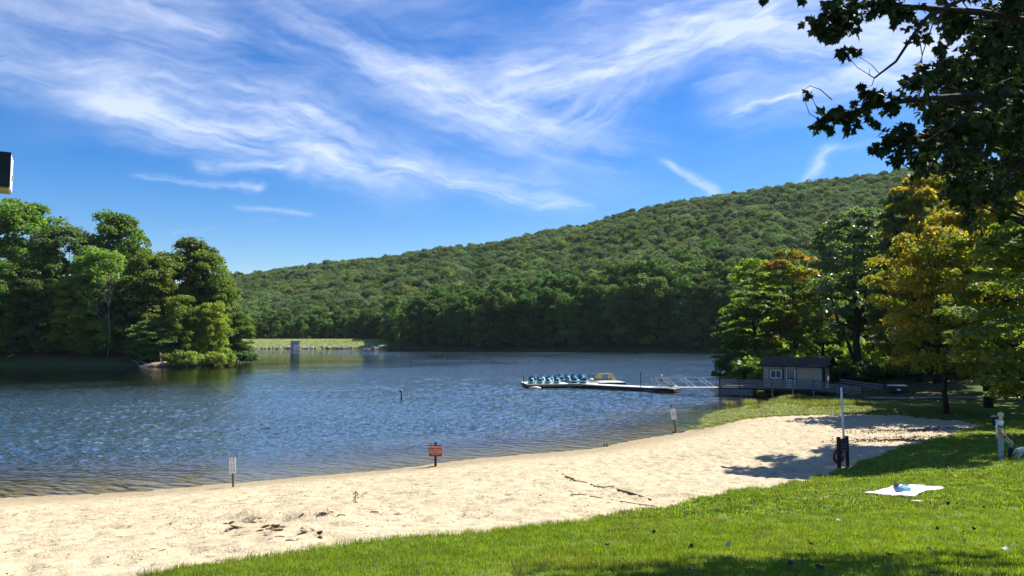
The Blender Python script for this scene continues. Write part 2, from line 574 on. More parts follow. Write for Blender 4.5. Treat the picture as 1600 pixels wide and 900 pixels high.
def ground_mats():
    # sand: grain, faint damp band near the water line, dark organic flecks
    m, nt = newmat('sand')
    p = geo_pos(); x, y, z = xyz(p)
    mp = nt.nodes.new('ShaderNodeMapping'); mp.inputs['Scale'].default_value = (1, 1, 1); nt.links.new(p, mp.inputs[0])
    big = noise(p, .35, 4, .6); mid = noise(p, 2.2, 4, .65); fine = noise(p, 9, 4, .7)
    col = mixc(ramp(mid, .3, .72), (.41, .335, .21), (.53, .450, .305))
    col = mixc(ramp(big, .48, .72) * .5, col, (.40, .30, .18))
    fl = ramp(noise(comb(x * 4.5, y * 10, z), 1.0, 4, .7), .57, .66) * ramp(noise(p, .9, 2, .5), .36, .56)
    col = mixc(fl * .75, col, (.18, .115, .06))
    fl2 = ramp(noise(comb(x * 13, y * 20, z), 1.0, 2, .6), .64, .70)
    col = mixc(fl2 * .65, col, (.25, .17, .10))
    wet = ramp(z + (big - .5) * .16, .30, .04)
    col = mixc(wet * .75, col, (.26, .205, .12))
    h = mid * .6 + fine * .25 + noise(p, 28, 2, .6) * .08
    M['sand'] = finish(m, nt, principled(nt, col, .95, .15, bump(h, 1.0, .16)))
    # lawn soil and thatch under the blades
    m, nt = newmat('lawn')
    p = geo_pos(); big = noise(p, .5, 4, .6); f = noise(p, 14, 4, .7)
    col = mixc(ramp(f, .3, .7), (.07, .125, .012), (.14, .20, .022))
    col = mixc(ramp(big, .5, .8) * .4, col, (.10, .115, .03))
    M['lawn'] = finish(m, nt, principled(nt, col, .9, .15, bump(f, .8, .05)))
    m, nt = newmat('forest_floor')
    p = geo_pos(); big = noise(p, .25, 4, .6); f = noise(p, 5, 4, .7)
    col = mixc(ramp(f, .3, .7), (.045, .055, .018), (.10, .085, .045))
    col = mixc(ramp(big, .45, .6), col, (.05, .09, .018))
    M['forest_floor'] = finish(m, nt, principled(nt, col, .95, .15, bump(f, .8, .08)))
    m, nt = newmat('dam_grass')
    p = geo_pos(); x, y, z = xyz(p); big = noise(p, .12, 4, .6); f = noise(p, .7, 5, .75)
    col = mixc(ramp(f, .35, .65), (.09, .135, .03), (.26, .29, .09))
    col = mixc(ramp(big, .4, .7) * .5, col, (.26, .25, .12))
    M['dam_grass'] = finish(m, nt, principled(nt, col, .95, .15, bump(f, .8, .3)))
    m, nt = newmat('path_gravel')
    p = geo_pos(); f = noise(p, 9, 4, .7)
    M['path'] = finish(m, nt, principled(nt, mixc(ramp(f, .3, .7), (.22, .20, .17), (.36, .33, .29)), .95, .15, bump(f, .6, .03)))
    # lake water: rippled dielectric over a turbid body; the bed shows through only where it is shallow
    m, nt = newmat('lake_water')
    p = geo_pos(); x, y, z = xyz(p)
    at = nt.nodes.new('ShaderNodeAttribute'); at.attribute_name = 'depth'
    d = X(at.outputs['Fac'])
    cal = nt.nodes.new('ShaderNodeAttribute'); cal.attribute_name = 'ripple'
    rp = X(cal.outputs['Fac'])
    gust = ramp(noise(comb(x * .035, y * .05, 0.0), 1.0, 3, .55), .35, .68, .6, 1.2)

    def height(dx, dy):
        X_, Y_ = x + dx, y + dy
        u = X_ * .9 + Y_ * .18; v = Y_ * 1.25 - X_ * .15
        return noise(comb(u * 2.0, v * 3.0, 0.0), 1.0, 2, .5) * .15 + noise(comb(u * 6.5, v * 9.0, 3.0), 1.0, 1, .5) * .045
    e_ = .03
    h0 = height(0.0, 0.0)
    k_ = rp * gust * (-1.0 / e_)
    gx_ = (height(e_, 0.0) - h0) * k_; gy_ = (height(0.0, e_) - h0) * k_
    vm = nt.nodes.new('ShaderNodeVectorMath'); vm.operation = 'ADD'
    nt.links.new(nt.nodes.new('ShaderNodeNewGeometry').outputs['Normal'], vm.inputs[0])
    nt.links.new(comb(gx_, gy_, 0.0), vm.inputs[1])
    vn = nt.nodes.new('ShaderNodeVectorMath'); vn.operation = 'NORMALIZE'
    nt.links.new(vm.outputs[0], vn.inputs[0])
    nb = vn.outputs[0]
    body = principled(nt, mixc(ramp(X.m('SQRT', X.m('MAXIMUM', d, 0.0)), .15, 1.05), (.30, .235, .135), (.034, .064, .062)), .9, 0.0)
    tr = nt.nodes.new('ShaderNodeBsdfTransparent'); tr.inputs[0].default_value = (.86, .88, .78, 1)
    mx = nt.nodes.new('ShaderNodeMixShader')
    nt.links.new(ramp(X.m('SQRT', X.m('MAXIMUM', d, 0.0)), 0.12, 1.25).v, mx.inputs[0])
    nt.links.new(tr.outputs[0], mx.inputs[1]); nt.links.new(body, mx.inputs[2])
    gl = nt.nodes.new('ShaderNodeBsdfGlossy'); gl.inputs['Roughness'].default_value = .04
    nt.links.new(nb, gl.inputs['Normal'])
    fr = nt.nodes.new('ShaderNodeFresnel'); fr.inputs[0].default_value = 1.5
    nt.links.new(nb, fr.inputs['Normal'])
    m2 = nt.nodes.new('ShaderNodeMixShader')
    sh_ = ramp(X.m('SQRT', X.m('MAXIMUM', d, 0.0)), .1, 1.0, .9, 1.95)
    nt.links.new(X.m('MINIMUM', X(fr.outputs[0]) * sh_ + 0.03, 1.0).v, m2.inputs[0]); nt.links.new(mx.outputs[0], m2.inputs[1]); nt.links.new(gl.outputs[0], m2.inputs[2])
    M['water'] = finish(m, nt, m2.outputs[0])


ground_mats()


# ------------------------------------------------------------------ terrain functions
def W0(px, py, z=0.0):
    """where the sight line of a pixel meets the level z"""
    q = W3(px, py, 1.0)
    k = (q.z - CAM_H)
    Y = (z - CAM_H) / k
    return Vector((q.x * Y, Y, z))


def hash2(ix, iy, seed):
    n = (ix.astype(np.int64) * 374761393 + iy.astype(np.int64) * 668265263 + seed * 974634777) & 0x7fffffff
    n = ((n ^ (n >> 13)) * 1274126177) & 0x7fffffff
    return ((n ^ (n >> 16)) & 0xffff) / 65535.0


def vnoise(x, y, seed=0):
    x = np.asarray(x, float); y = np.asarray(y, float)
    ix = np.floor(x); iy = np.floor(y); fx = x - ix; fy = y - iy
    fx = fx * fx * (3 - 2 * fx); fy = fy * fy * (3 - 2 * fy)
    a = hash2(ix, iy, seed); b = hash2(ix + 1, iy, seed); c = hash2(ix, iy + 1, seed); d = hash2(ix + 1, iy + 1, seed)
    return (a * (1 - fx) + b * fx) * (1 - fy) + (c * (1 - fx) + d * fx) * fy


def fbm(x, y, seed=0, oct=4):
    s = 0; a = .5; t = 0
    for i in range(oct):
        s = s + a * vnoise(x, y, seed + i); t += a; a *= .5; x = x * 2.03 + 3.1; y = y * 2.03 + 1.7
    return s / t


CP = []
for px, py, Y in [(300, 893, 9.5), (800, 900, 7.5), (1200, 900, 7.5), (1600, 900, 7.5), (0, 900, 11), (800, 828, 13.5), (800, 780, 19),
                  (800, 740, 28), (300, 850, 13), (300, 800, 20.5), (0, 850, 15.5), (1200, 830, 13), (1200, 765, 22.5), (1200, 720, 34),
                  (1200, 680, 43), (1200, 655, 52), (1400, 770, 18), (1400, 830, 12.2), (1400, 720, 30), (1400, 705, 33), (1400, 680, 42),
                  (1400, 650, 54), (1560, 720, 26.5), (1560, 780, 17.5), (1560, 840, 11.7), (1560, 680, 40), (1560, 650, 52), (1500, 675, 42),
                  (1318, 733, 30.6), (1000, 800, 16.5), (1000, 740, 28), (1100, 700, 38), (1400, 640, 57), (1400, 612, 71), (1280, 745, 27)]:
    CP.append(tuple(W3(px, py, Y)))
SHORE_PX = [(0, 778), (200, 769), (400, 752), (600, 735), (700, 722), (850, 708), (940, 699), (1050, 679), (1110, 663), (1160, 641), (1200, 624)]
SHORE = [(-60, 22.5), (-34, 25.5)] + [tuple(W0(px, py))[:2] for px, py in SHORE_PX] + [(28, 85), (36, 100), (46, 120), (60, 150), (72, 200), (84, 260)]
CP += [(x, y, 0.0) for x, y in SHORE]
for i in range(1, len(SHORE) - 1):
    (xa, ya), (xb, yb) = SHORE[i - 1], SHORE[i + 1]
    L = math.hypot(xb - xa, yb - ya); nx, ny = -(yb - ya) / L, (xb - xa) / L
    x, y = SHORE[i]
    if i < 12: CP.append((x + nx * 3, y + ny * 3, -.16)); CP.append((x + nx * 9, y + ny * 9, -.8))
    else: CP.append((x + nx * 6, y + ny * 6, -.8))
CP += [(0, 0, 4.6), (-12, 0, 4.3), (14, 0, 4.7), (0, -12, 5.2), (-30, 5, 3.2), (-60, 5, 2.8), (36, 70, .65), (42, 66, .8), (34, 95, .5),
       (45, 90, 1.9), (50, 80, 1.7), (62, 90, 4), (60, 60, 2.4), (45, 45, 1.2), (40, 30, 2.1), (60, 120, 4), (85, 150, 7), (85, 100, 8),
       (30, 18, 3.1), (24, 4, 4.4), (70, 30, 4), (110, 200, 9), (0, 60, -2), (-40, 55, -2.6), (20, 110, -2.4), (0, 90, -3), (40, 150, -2.5),
       (-80, 90, -4), (30, 200, -4), (60, 250, -3), (31, 76, .35), (38, 76, 1.0), (110, 60, 8), (110, 280, 9)]
CP = np.array(CP)


def tps_fit(P, smooth=0.4):
    n = len(P); X_ = P[:, :2]
    d = np.sqrt(((X_[:, None] - X_[None]) ** 2).sum(-1))
    K = d ** 2 * np.log(d + 1e-9) + np.eye(n) * smooth
    Q = np.hstack([np.ones((n, 1)), X_])
    A = np.block([[K, Q], [Q.T, np.zeros((3, 3))]])
    return np.linalg.solve(A, np.concatenate([P[:, 2], np.zeros(3)]))


TW = tps_fit(CP)


def ground_z(x, y):
    x = np.asarray(x, float); y = np.asarray(y, float)
    out = TW[-3] + TW[-2] * x + TW[-1] * y
    for (cx, cy, _), w in zip(CP, TW):
        r2 = (x - cx) ** 2 + (y - cy) ** 2
        out = out + w * .5 * r2 * np.log(r2 + 1e-9)
    return out


def gz(x, y): return float(ground_z(x, y))


LAWN_EDGE = [tuple(W3(*q))[:2] for q in [(250, 905, 9.0), (300, 893, 9.6), (500, 868, 11), (800, 828, 13.5), (1012, 800, 16.5), (1087, 790, 18), (1200, 765, 22.5),
                                        (1280, 745, 27), (1318, 735, 30.2), (1400, 705, 33), (1450, 690, 37), (1500, 676, 42), (1545, 668, 44.5)]]
BACK_EDGE = [tuple(W3(*q))[:2] for q in [(1500, 655, 50), (1400, 644, 54.5), (1310, 641, 55.5), (1240, 647, 54.5), (1170, 654, 54), (1110, 664, 51.0), (1085, 669, 50)]]
SAND_POLY = [(-15, 1), (-10, 4)] + LAWN_EDGE + BACK_EDGE + [(6, 80), (-90, 70), (-90, 1)]


def in_poly(x, y, poly):
    x = np.asarray(x, float); y = np.asarray(y, float)
    ins = np.zeros(x.shape, bool); n = len(poly)
    for i in range(n):
        (x1, y1), (x2, y2) = poly[i], poly[(i + 1) % n]
        c = ((y1 > y) != (y2 > y)) & (x < (x2 - x1) * (y - y1) / (y2 - y1 + 1e-12) + x1)
        ins ^= c
    return ins


def edge_jit(x, y):
    return x + (fbm(x * 1.3, y * 1.3, 5, 3) - .5) * .9, y + (fbm(x * 1.3, y * 1.3, 15, 3) - .5) * .9


def is_sand(x, y):
    a, b = edge_jit(np.asarray(x, float), np.asarray(y, float))
    return in_poly(a, b, SAND_POLY)


MOUNDS = []
for px, py, Y, r, h in [(383, 812, 17.6, .55, .17), (440, 818, 17.0, .7, .15), (478, 822, 16.6, .5, .10), (405, 826, 16.2, .45, -.10), (455, 832, 15.8, .4, -.09), (350, 816, 17.3, .5, .07), (515, 822, 16.6, .5, .07),
                        (828, 716, 37, .9, .09), (1190, 735, 29.5, .8, .10), (1215, 733, 30, .5, -.08)]:
    q = W3(px, py, Y); MOUNDS.append((q.x, q.y, r, h))


def footprints():
    """height map of trodden sand: walking tracks and scattered prints"""
    g = np.random.default_rng(88); cs = .07
    F = np.zeros((int(44 / cs), int(70 / cs)))
    def stamp(x, y, a, L, w, dpt):
        i0, j0 = int((y - 6) / cs), int((x + 32) / cs); r = int(L / cs) + 2
        if i0 - r < 0 or j0 - r < 0 or i0 + r >= F.shape[0] or j0 + r >= F.shape[1]: return
        ii, jj = np.mgrid[i0 - r:i0 + r, j0 - r:j0 + r]
        dy = ii * cs + 6 - y; dx = jj * cs - 32 - x
        u = (dx * math.cos(a) + dy * math.sin(a)) / (L / 2); v = (-dx * math.sin(a) + dy * math.cos(a)) / (w / 2)
        q = u * u + v * v
        F[i0 - r:i0 + r, j0 - r:j0 + r] += -dpt * np.exp(-q * .9) + dpt * .55 * np.exp(-(np.sqrt(q) - 1.7) ** 2 * 3)
    for t_ in range(26):
        x, y = -24 + 40 * g.random(), 9 + 28 * g.random(); a = g.random() * 6.28
        for k in range(60):
            a += g.normal() * .10; x += math.cos(a) * .68; y += math.sin(a) * .68; s = .12 * (-1) ** k
            stamp(x - math.sin(a) * s, y + math.cos(a) * s, a, .36, .17, .035 + .02 * g.random())
    for k in range(2600):
        stamp(-28 + 60 * g.random(), 7 + 36 * g.random() ** 1.2, g.random() * 3.14, .22 + .3 * g.random(), .12 + .14 * g.random(), .012 + .035 * g.random())
    return F, cs


FP, FCS = footprints()


def fp_z(x, y):
    i = (np.asarray(y, float) - 6) / FCS; j = (np.asarray(x, float) + 32) / FCS
    ok = (i >= 0) & (j >= 0) & (i < FP.shape[0] - 2) & (j < FP.shape[1] - 2)
    i = np.clip(i, 0, FP.shape[0] - 2); j = np.clip(j, 0, FP.shape[1] - 2)
    i0 = i.astype(int); j0 = j.astype(int); fi = i - i0; fj = j - j0
    z = (FP[i0, j0] * (1 - fi) + FP[i0 + 1, j0] * fi) * (1 - fj) + (FP[i0, j0 + 1] * (1 - fi) + FP[i0 + 1, j0 + 1] * fi) * fj
    return np.where(ok, z, 0)


def sand_relief(x, y):
    b = (fbm(x * .5, y * .5, 30, 3) - .5) * .10 + (fbm(x * 2.2, y * 2.2, 40, 3) - .5) * .10
    pits = np.clip(fbm(x * 3.2, y * 3.2, 50, 2) - .50, 0, 1) * -.42 + np.clip(fbm(x * 2.6 + 9, y * 2.6, 60, 2) - .60, 0, 1) * .16
    for cx, cy, r, h in MOUNDS:
        d2 = ((x - cx) / r) ** 2 + ((y - cy) / (r * .55)) ** 2
        b = b + h * np.exp(-d2) * (.2 + 1.6 * fbm(x * 5, y * 5, 70, 3))
    z = ground_z(x, y)
    dry = np.clip((z - .12) / .35, 0.06, 1)
    return z, (b + pits * .8 + fp_z(x, y)) * dry


def grid_obj(name, xs, ys, zfun, keep, mat, kind='structure', smooth=True, attrs=None, dz=0.0):
    gx, gy = np.meshgrid(xs, ys)
    z = zfun(gx, gy) + dz
    n, m = gx.shape
    idx = np.arange(n * m).reshape(n, m)
    f = np.stack([idx[:-1, :-1], idx[:-1, 1:], idx[1:, 1:], idx[1:, :-1]], -1).reshape(-1, 4)
    if keep is not None:
        cx = (gx[:-1, :-1] + gx[1:, 1:]) / 2; cy = (gy[:-1, :-1] + gy[1:, 1:]) / 2
        f = f[keep(cx, cy).ravel()]
    v = np.stack([gx.ravel(), gy.ravel(), z.ravel()], -1)
    used = np.zeros(len(v), bool); used[f.ravel()] = True
    remap = np.cumsum(used) - 1
    at = {k: fn(gx, gy, z).ravel()[used] for k, fn in (attrs or {}).items()}
    me = mesh_np(name, v[used], remap[f], mat, smooth=smooth, attrs=at)
    return tag(link(name, me), kind=kind)


# ------------------------------------------------------------------ beach, lawn, banks
x0, x1, y0, y1 = -36, 42, 4, 64
fx = np.linspace(x0, x1, 650); fy = np.concatenate([np.arange(y0, 24, .085), np.arange(24, 36, .12), np.arange(36, y1 + .01, .2)]); fy[-1] = y1
def z_sand(x, y):
    z, b = sand_relief(x, y); return z + b
def lawn_only(x, y): return ~is_sand(x, y)
def z_mix(x, y):
    s = is_sand(x, y); z, b = sand_relief(x, y)
    return z + np.where(s, b, (fbm(x * .8, y * .8, 90, 3) - .5) * .05 + .02)
grid_obj('sand_beach', fx, fy, z_mix, is_sand, M['sand'])
grid_obj('lawn', fx, fy, z_mix, lawn_only, M['lawn'])
cx = np.concatenate([np.arange(-140, x0, 4), np.arange(x0, x1 + .1, 2), np.arange(x1 + 2, 180, 4)])
cy = np.concatenate([np.arange(-40, y0, 4), np.arange(y0, y1 + .1, 2), np.arange(y1 + 2, 300, 4)])
inside = lambda x, y: (x > x0) & (x < x1) & (y > y0) & (y < y1)
def gfar(x, y):
    z = ground_z(x, y)
    return np.clip(z, -5, 12) + np.where(z > .3, (fbm(x * .1, y * .1, 3, 3) - .5) * .5, 0)
grid_obj('bank', cx, cy, gfar, lambda x, y: ~inside(x, y) & (x > -60) & ((y < 64) | (x > 15)), M['forest_floor'])

# ------------------------------------------------------------------ far hill
RID = np.array([(-2000, 300, 60, 900), (340, 434, 0, 900), (450, 420, 0, 880), (540, 405, 0, 860), (640, 392, 0, 840), (760, 378, 0, 815), (850, 360, 0, 800), (950, 340, 0, 780),
                (1000, 325, 0, 770), (1100, 306, 0, 755), (1200, 292, 0, 740), (1300, 280, 0, 725), (1420, 264, 0, 710), (1600, 250, 0, 700), (2400, 240, 0, 680)], float)
ru = (RID[:, 0] - 800) / 1155
rk = np.array([(W3(px, py, 1.0).z - CAM_H) for px, py in RID[:, :2]]); rk[0] = .045
rY = RID[:, 3]
BASE = np.array([(-.7, 420), (-.36, 380), (-.17, 376), (-.155, 345), (-.09, 308), (.09, 298), (.27, 276), (.5, 262), (1.5, 250)])
TREE_TOP = 12.0


def hill_z(x, y):
    u = x / np.maximum(y, 1)
    Yr = np.interp(u, ru, rY); zr = np.interp(u, ru, rk) * Yr + CAM_H - TREE_TOP
    Y0 = np.interp(u, BASE[:, 0], BASE[:, 1])
    t = (y - Y0) / (Yr - Y0)
    tt = np.clip(t, 0, 1)
    z = 1.2 + (zr - 1.2) * (tt * .93 + .07 * np.sin(tt * PI / 2))
    z = np.where(t > 1, zr - (y - Yr) * .22, z)
    z = np.where(t < 0, 1.2 + (y - Y0) * .35, z)
    und = (fbm(x / 70, y / 70, 8, 3) - .5) * 16 * np.clip(t * 4, 0, 1) * np.clip((1.05 - t) * 4, .12, 1)
    return np.maximum(z + und, -6)


grid_obj('hill', np.arange(-560, 760, 12.0), np.arange(250, 1150, 12.0), hill_z, None, M['forest_floor'])

# dam: a grassed embankment across the end of the lake
mb = MB()
DX0, DX1 = -190, -60
prof = [(352, -2.5), (357.5, .35), (358.5, .7), (367, 4.6), (372, 4.75), (384, -1)]
n = len(prof); vs = []; fs = []
xsd = np.linspace(DX0, DX1, 60)
for i, xx in enumerate(xsd):
    for j, (yy, zz) in enumerate(prof):
        vs.append((xx, yy + (fbm(np.array(xx * .1), np.array(j * 1.0), 2, 2) - .5) * 1.2, zz + (float(vnoise(xx * .3, j, 4)) - .5) * .3 * (j < 4)))
for i in range(len(xsd) - 1):
    for j in range(n - 1):
        fs.append((i * n + j, (i + 1) * n + j, (i + 1) * n + j + 1, i * n + j + 1))
fs.append(tuple(range(n))); fs.append(tuple(range((len(xsd) - 1) * n, len(xsd) * n))[::-1])
tag(mb.add(vs, fs).build('dam_embankment', M['dam_grass']), kind='structure')

# ------------------------------------------------------------------ wooded point on the left
ISL = [(-420, 150), (-140, 150), (-118, 149), (-104, 150), (-97, 148.5), (-88, 150), (-80, 149.5), (-72, 151), (-67, 156), (-64, 166), (-63, 180), (-70, 205), (-90, 235), (-130, 260), (-420, 270)]
def poly_dist(x, y, poly):
    d = np.full(np.shape(x), 1e9); n = len(poly)
    for i in range(n):
        (ax, ay), (bx, by) = poly[i], poly[(i + 1) % n]
        t = np.clip(((x - ax) * (bx - ax) + (y - ay) * (by - ay)) / ((bx - ax) ** 2 + (by - ay) ** 2), 0, 1)
        d = np.minimum(d, np.hypot(x - ax - t * (bx - ax), y - ay - t * (by - ay)))
    return np.where(in_poly(x, y, poly), d, -d)


def isl_z(x, y):
    d = poly_dist(x, y, ISL) + (fbm(x * .25, y * .25, 21, 3) - .5) * 3
    z = np.where(d > 0, .15 + 4.6 * (1 - np.exp(-d / 9)) * np.clip((-x - 55) / 35, .25, 1), d * .4)
    return np.maximum(z + (fbm(x * .6, y * .6, 22, 3) - .5) * .5 * (d > 0), -3)


grid_obj('wooded_point', np.concatenate([np.arange(-420, -150, 8.0), np.arange(-150, -50, 1.2)]), np.concatenate([np.arange(140, 175, 1.0), np.arange(175, 290, 5.0)]), isl_z,
         None, M['forest_floor'])

# ------------------------------------------------------------------ water
def w_depth(x, y, z):
    g = -ground_z(x, y)
    g = np.where((y > 150) | (x < -62), 3.0, np.clip(g, 0, 3))
    return g
def w_ripple(x, y, z):
    di = -poly_dist(x, y, ISL)
    r = np.clip((np.maximum(di, 0) / 95) ** 1.5, .06, 1.0)
    r = np.minimum(r, np.where(y > 296, .10, 1.0))
    sh = np.clip(-ground_z(x, y) / .9, .2, 1)
    sh = np.where((y > 150) | (x < -62), 1, sh)
    return r * sh


def build_water():
    g = np.random.default_rng(77)
    us = np.linspace(-.92, .50, 640)
    ys = [21.0]
    while ys[-1] < 300: ys.append(ys[-1] + max(.085, ys[-1] * .0028))
    ys = np.array(ys + [308, 320, 340, 370, 420.])
    y = np.repeat(ys[:, None], len(us), 1); x = us[None] * y
    amp = w_ripple(x, y, 0)
    dy = np.maximum(.085, y * .0028)
    z = np.zeros_like(x)
    patch = fbm(x * .12, y * .12, 12, 3)
    for i in range(28):
        lam = .34 * (1.062 ** i) * (.9 + .2 * g.random())
        th = g.normal() * .62 + .25
        kx, ky = math.sin(th) * 2 * PI / lam, math.cos(th) * 2 * PI / lam
        fade = np.clip((lam - 2.4 * dy) / (1.2 * dy), 0, 1)
        wob = (fbm(x * .35 + i * 7, y * .35, 20 + i, 2) - .5) * 5
        ph = kx * x + ky * y + g.random() * 6.28 + wob
        z = z + fade * lam * (.0115 if lam < .9 else .005) * (np.sin(ph) + .22 * np.sin(2 * ph + .6)) * (.6 + .9 * vnoise(x * .22 + i * 3, y * .22 + 5, 60 + i))
    z = z * amp * (.55 + .9 * patch)
    z[y > 296] *= .2
    n, m = x.shape
    idx = np.arange(n * m).reshape(n, m)
    f = np.stack([idx[:-1, :-1], idx[:-1, 1:], idx[1:, 1:], idx[1:, :-1]], -1).reshape(-1, 4)
    dpt = w_depth(x, y, z)
    me = mesh_np('lake_water', np.stack([x.ravel(), y.ravel(), z.ravel()], -1), f, M['water'], smooth=True, attrs={'depth': dpt.ravel(), 'ripple': amp.ravel()})
    tag(link('lake_water', me), kind='structure')


build_water()


# ------------------------------------------------------------------ trees
def leaf_cloud(g, centres, radii, per, size, up=.45, flat=.7, shell=.55):
    n = len(centres) * per
    c = np.repeat(centres, per, 0); r = np.repeat(radii, per)
    d = g.normal(size=(n, 3)); d /= np.linalg.norm(d, axis=1)[:, None]
    d[:, 2] = np.where(d[:, 2] < -.3, -d[:, 2] * .6, d[:, 2])
    rad = r * (shell + (1.08 - shell) * g.random(n) ** .6)
    p = c + d * rad[:, None] * np.array([1, 1, flat])
    nrm = d * .7 + np.array([0, 0, up]) + g.normal(size=(n, 3)) * .75
    nrm /= np.linalg.norm(nrm, axis=1)[:, None]
    a = np.cross(nrm, g.normal(size=(n, 3))); a /= np.linalg.norm(a, axis=1)[:, None]
    b = np.cross(nrm, a)
    s = size * (.55 + .9 * g.random(n))[:, None]
    v = np.stack([p - a * s * .62, p - b * s * .36 + nrm * s * .08, p + a * s * .62, p + b * s * .36 + nrm * s * .08], 1).reshape(-1, 3)
    f = np.arange(n * 4).reshape(n, 4)
    clump = np.repeat(g.random(len(centres)), per)
    tint = np.clip(g.random(n) * .55 + clump * .45, 0, 1)
    return v, f, tint


def crown_pts(g, H, Rr, base, k, lean=0.0, shape=.75):
    out = []; i = 0
    while len(out) < k:
        t = g.random() ** .9
        env = Rr * math.sqrt(max(0.02, 1 - ((t - .42) / .63) ** 2)) * (.86 + .28 * g.random())
        a = g.random() * 2 * PI; rr = env * math.sqrt(.08 + .72 * g.random())
        z = H * (base + (1 - base) * t) * .95
        out.append((math.cos(a) * rr + lean * t, math.sin(a) * rr, z))
    return np.array(out)


def tree_meshes(name, seed, H, Rr, base, k, per, leaf, lm, bark='bark', trunk_r=None, shape=.75, flat=.7, limbs=22, lean=0.0, cr=(.20, .34), fork=False, wig=.35):
    g = np.random.default_rng(seed)
    C = crown_pts(g, H, Rr, base, k, lean, shape)
    rad = Rr * (cr[0] + (cr[1] - cr[0]) * g.random(k))
    v, f, t = leaf_cloud(g, C, rad, per, leaf, flat=flat)
    crown = mesh_np('crown', v, f, M[lm], t)
    mb = MB(); tr = trunk_r or H * .018
    top = H * .86
    pts = [Vector((0, 0, -.6))]; rs = [tr * 1.5]
    for i in range(1, 9):
        q = i / 8
        pts.append(Vector((lean * q + (g.random() - .5) * wig, (g.random() - .5) * wig, top * q))); rs.append(tr * (1.12 - q))
    rs[1] = tr * 1.02
    mb.tube(pts, rs, 8)
    if fork:
        s0 = pts[1]
        mb.tube([s0 - Vector((0, 0, H * .08)), s0 + Vector((-.9, .3, H * .10)), s0 + Vector((-2.0, .5, H * .24)), s0 + Vector((-2.9, .2, H * .42))], [tr * .6, tr * .5, tr * .38, tr * .14], 6)
        mb.tube([pts[3], pts[3] + Vector((.9, .2, H * .12)), pts[3] + Vector((1.5, .2, H * .3))], [tr * .6, tr * .4, tr * .12], 6)
    sel = g.choice(k, min(limbs, k), replace=False)
    lb = MB()
    for j in sel:
        c = Vector(C[j]); h = max(min(c.z - (abs(c.x) + abs(c.y)) * .45, top * .95), H * base * .75)
        q = h / top; i = min(int(q * 8), 7); s0 = pts[i].lerp(pts[i + 1], q * 8 - i)
        mid = s0.lerp(c, .5) + Vector((g.normal() * .3, g.normal() * .3, -.06 * (c - s0).length))
        r0 = tr * (1.05 - q) * .5
        lb.tube([s0, mid, c], [r0, r0 * .55, r0 * .15], 5, caps=False)
    trunk = mb.build('trunk', M[bark], None, smooth=True)
    br = lb.build('branches', M[bark], None, smooth=True)
    tm, bm_ = trunk.data, br.data
    bpy.data.objects.remove(trunk); bpy.data.objects.remove(br)
    return tm, bm_, crown


def plant_tree(kind, ms, loc, rz, sc, label, cat='tree', group=None, mat=None):
    t = empty(kind, loc, rz, label, cat, group)
    t.scale = sc if isinstance(sc, tuple) else (sc, sc, sc)
    for nm, me in zip(('trunk', 'branches', 'crown'), ms):
        if me is None: continue
        if mat and nm == 'crown':
            if mat not in me.get('cache', ''):
                pass
            key = me.name + mat
            if key not in MCACHE:
                c = me.copy(); c.materials.clear(); c.materials.append(M[mat]); MCACHE[key] = c
            me = MCACHE[key]
        q = link(nm, me, t)
        if nm == 'branches': q['kind'] = 'stuff'
    return t


MCACHE = {}

# hillside forest, one mass
hill_units = []
for i in range(10):
    g = np.random.default_rng(100 + i)
    k = 20
    a = g.random(k) * 2 * PI; rr = np.sqrt(g.random(k)) * 5.2
    C = np.stack([np.cos(a) * rr, np.sin(a) * rr, 8.6 - (rr / 5.2) ** 2 * 4.2 + g.normal(size=k) * .7], -1)
    v, f, t = leaf_cloud(g, C, 1.6 + g.random(k) * 1.0, 130, .62, flat=.9, up=.5)
    v2, f2, t2 = leaf_cloud(g, np.array([[0, 0, 4.5]]), np.array([4.3]), 260, 1.7, flat=.9)
    me = mesh_np('hill_tree_unit', np.vstack([v, v2]), np.vstack([f, f2 + len(v)]), M[('leaf_far', 'leaf_far', 'leaf_far_dark', 'leaf_far', 'leaf_far_pale', 'leaf_far', 'leaf_far_dark', 'leaf_far_lime', 'leaf_far', 'leaf_far_pale')[i]], np.concatenate([t, t2 * .4]))
    hill_units.append(me)
pts = []; g = np.random.default_rng(5)
step = 8.8
for yy in np.arange(285, 940, step):
    for xx in np.arange(-420, 520, step):
        x = xx + g.normal() * 2.4; y = yy + g.normal() * 2.4
        u = x / y
        if u < -.42 or u > .60: continue
        Y0 = np.interp(u, BASE[:, 0], BASE[:, 1]); Yr = np.interp(u, ru, rY)
        if y < Y0 + 16 or y > Yr + 25: continue
        pts.append((x, y))
pts = np.array(pts)
hz = hill_z(pts[:, 0], pts[:, 1])
n = len(pts)
sc = .58 + g.random(n) ** 1.3 * .85
big = fbm(pts[:, 0] / 60, pts[:, 1] / 60, 77, 2)
scatter('hillside_forest', np.column_stack([pts, hz + 1.0 + (big - .5) * 2.5]), np.column_stack([np.zeros(n), np.zeros(n), g.random(n) * 6.28]),
        np.column_stack([sc * (.85 + .3 * g.random(n)), sc * (.85 + .3 * g.random(n)), (.75 + sc * .25) * (.85 + g.random(n) * .3)]), np.where((g.random(n) < .35), 0, g.integers(0, 10, n)), hill_units, label='dense green broadleaf forest covering the hillside across the lake', cat='forest')

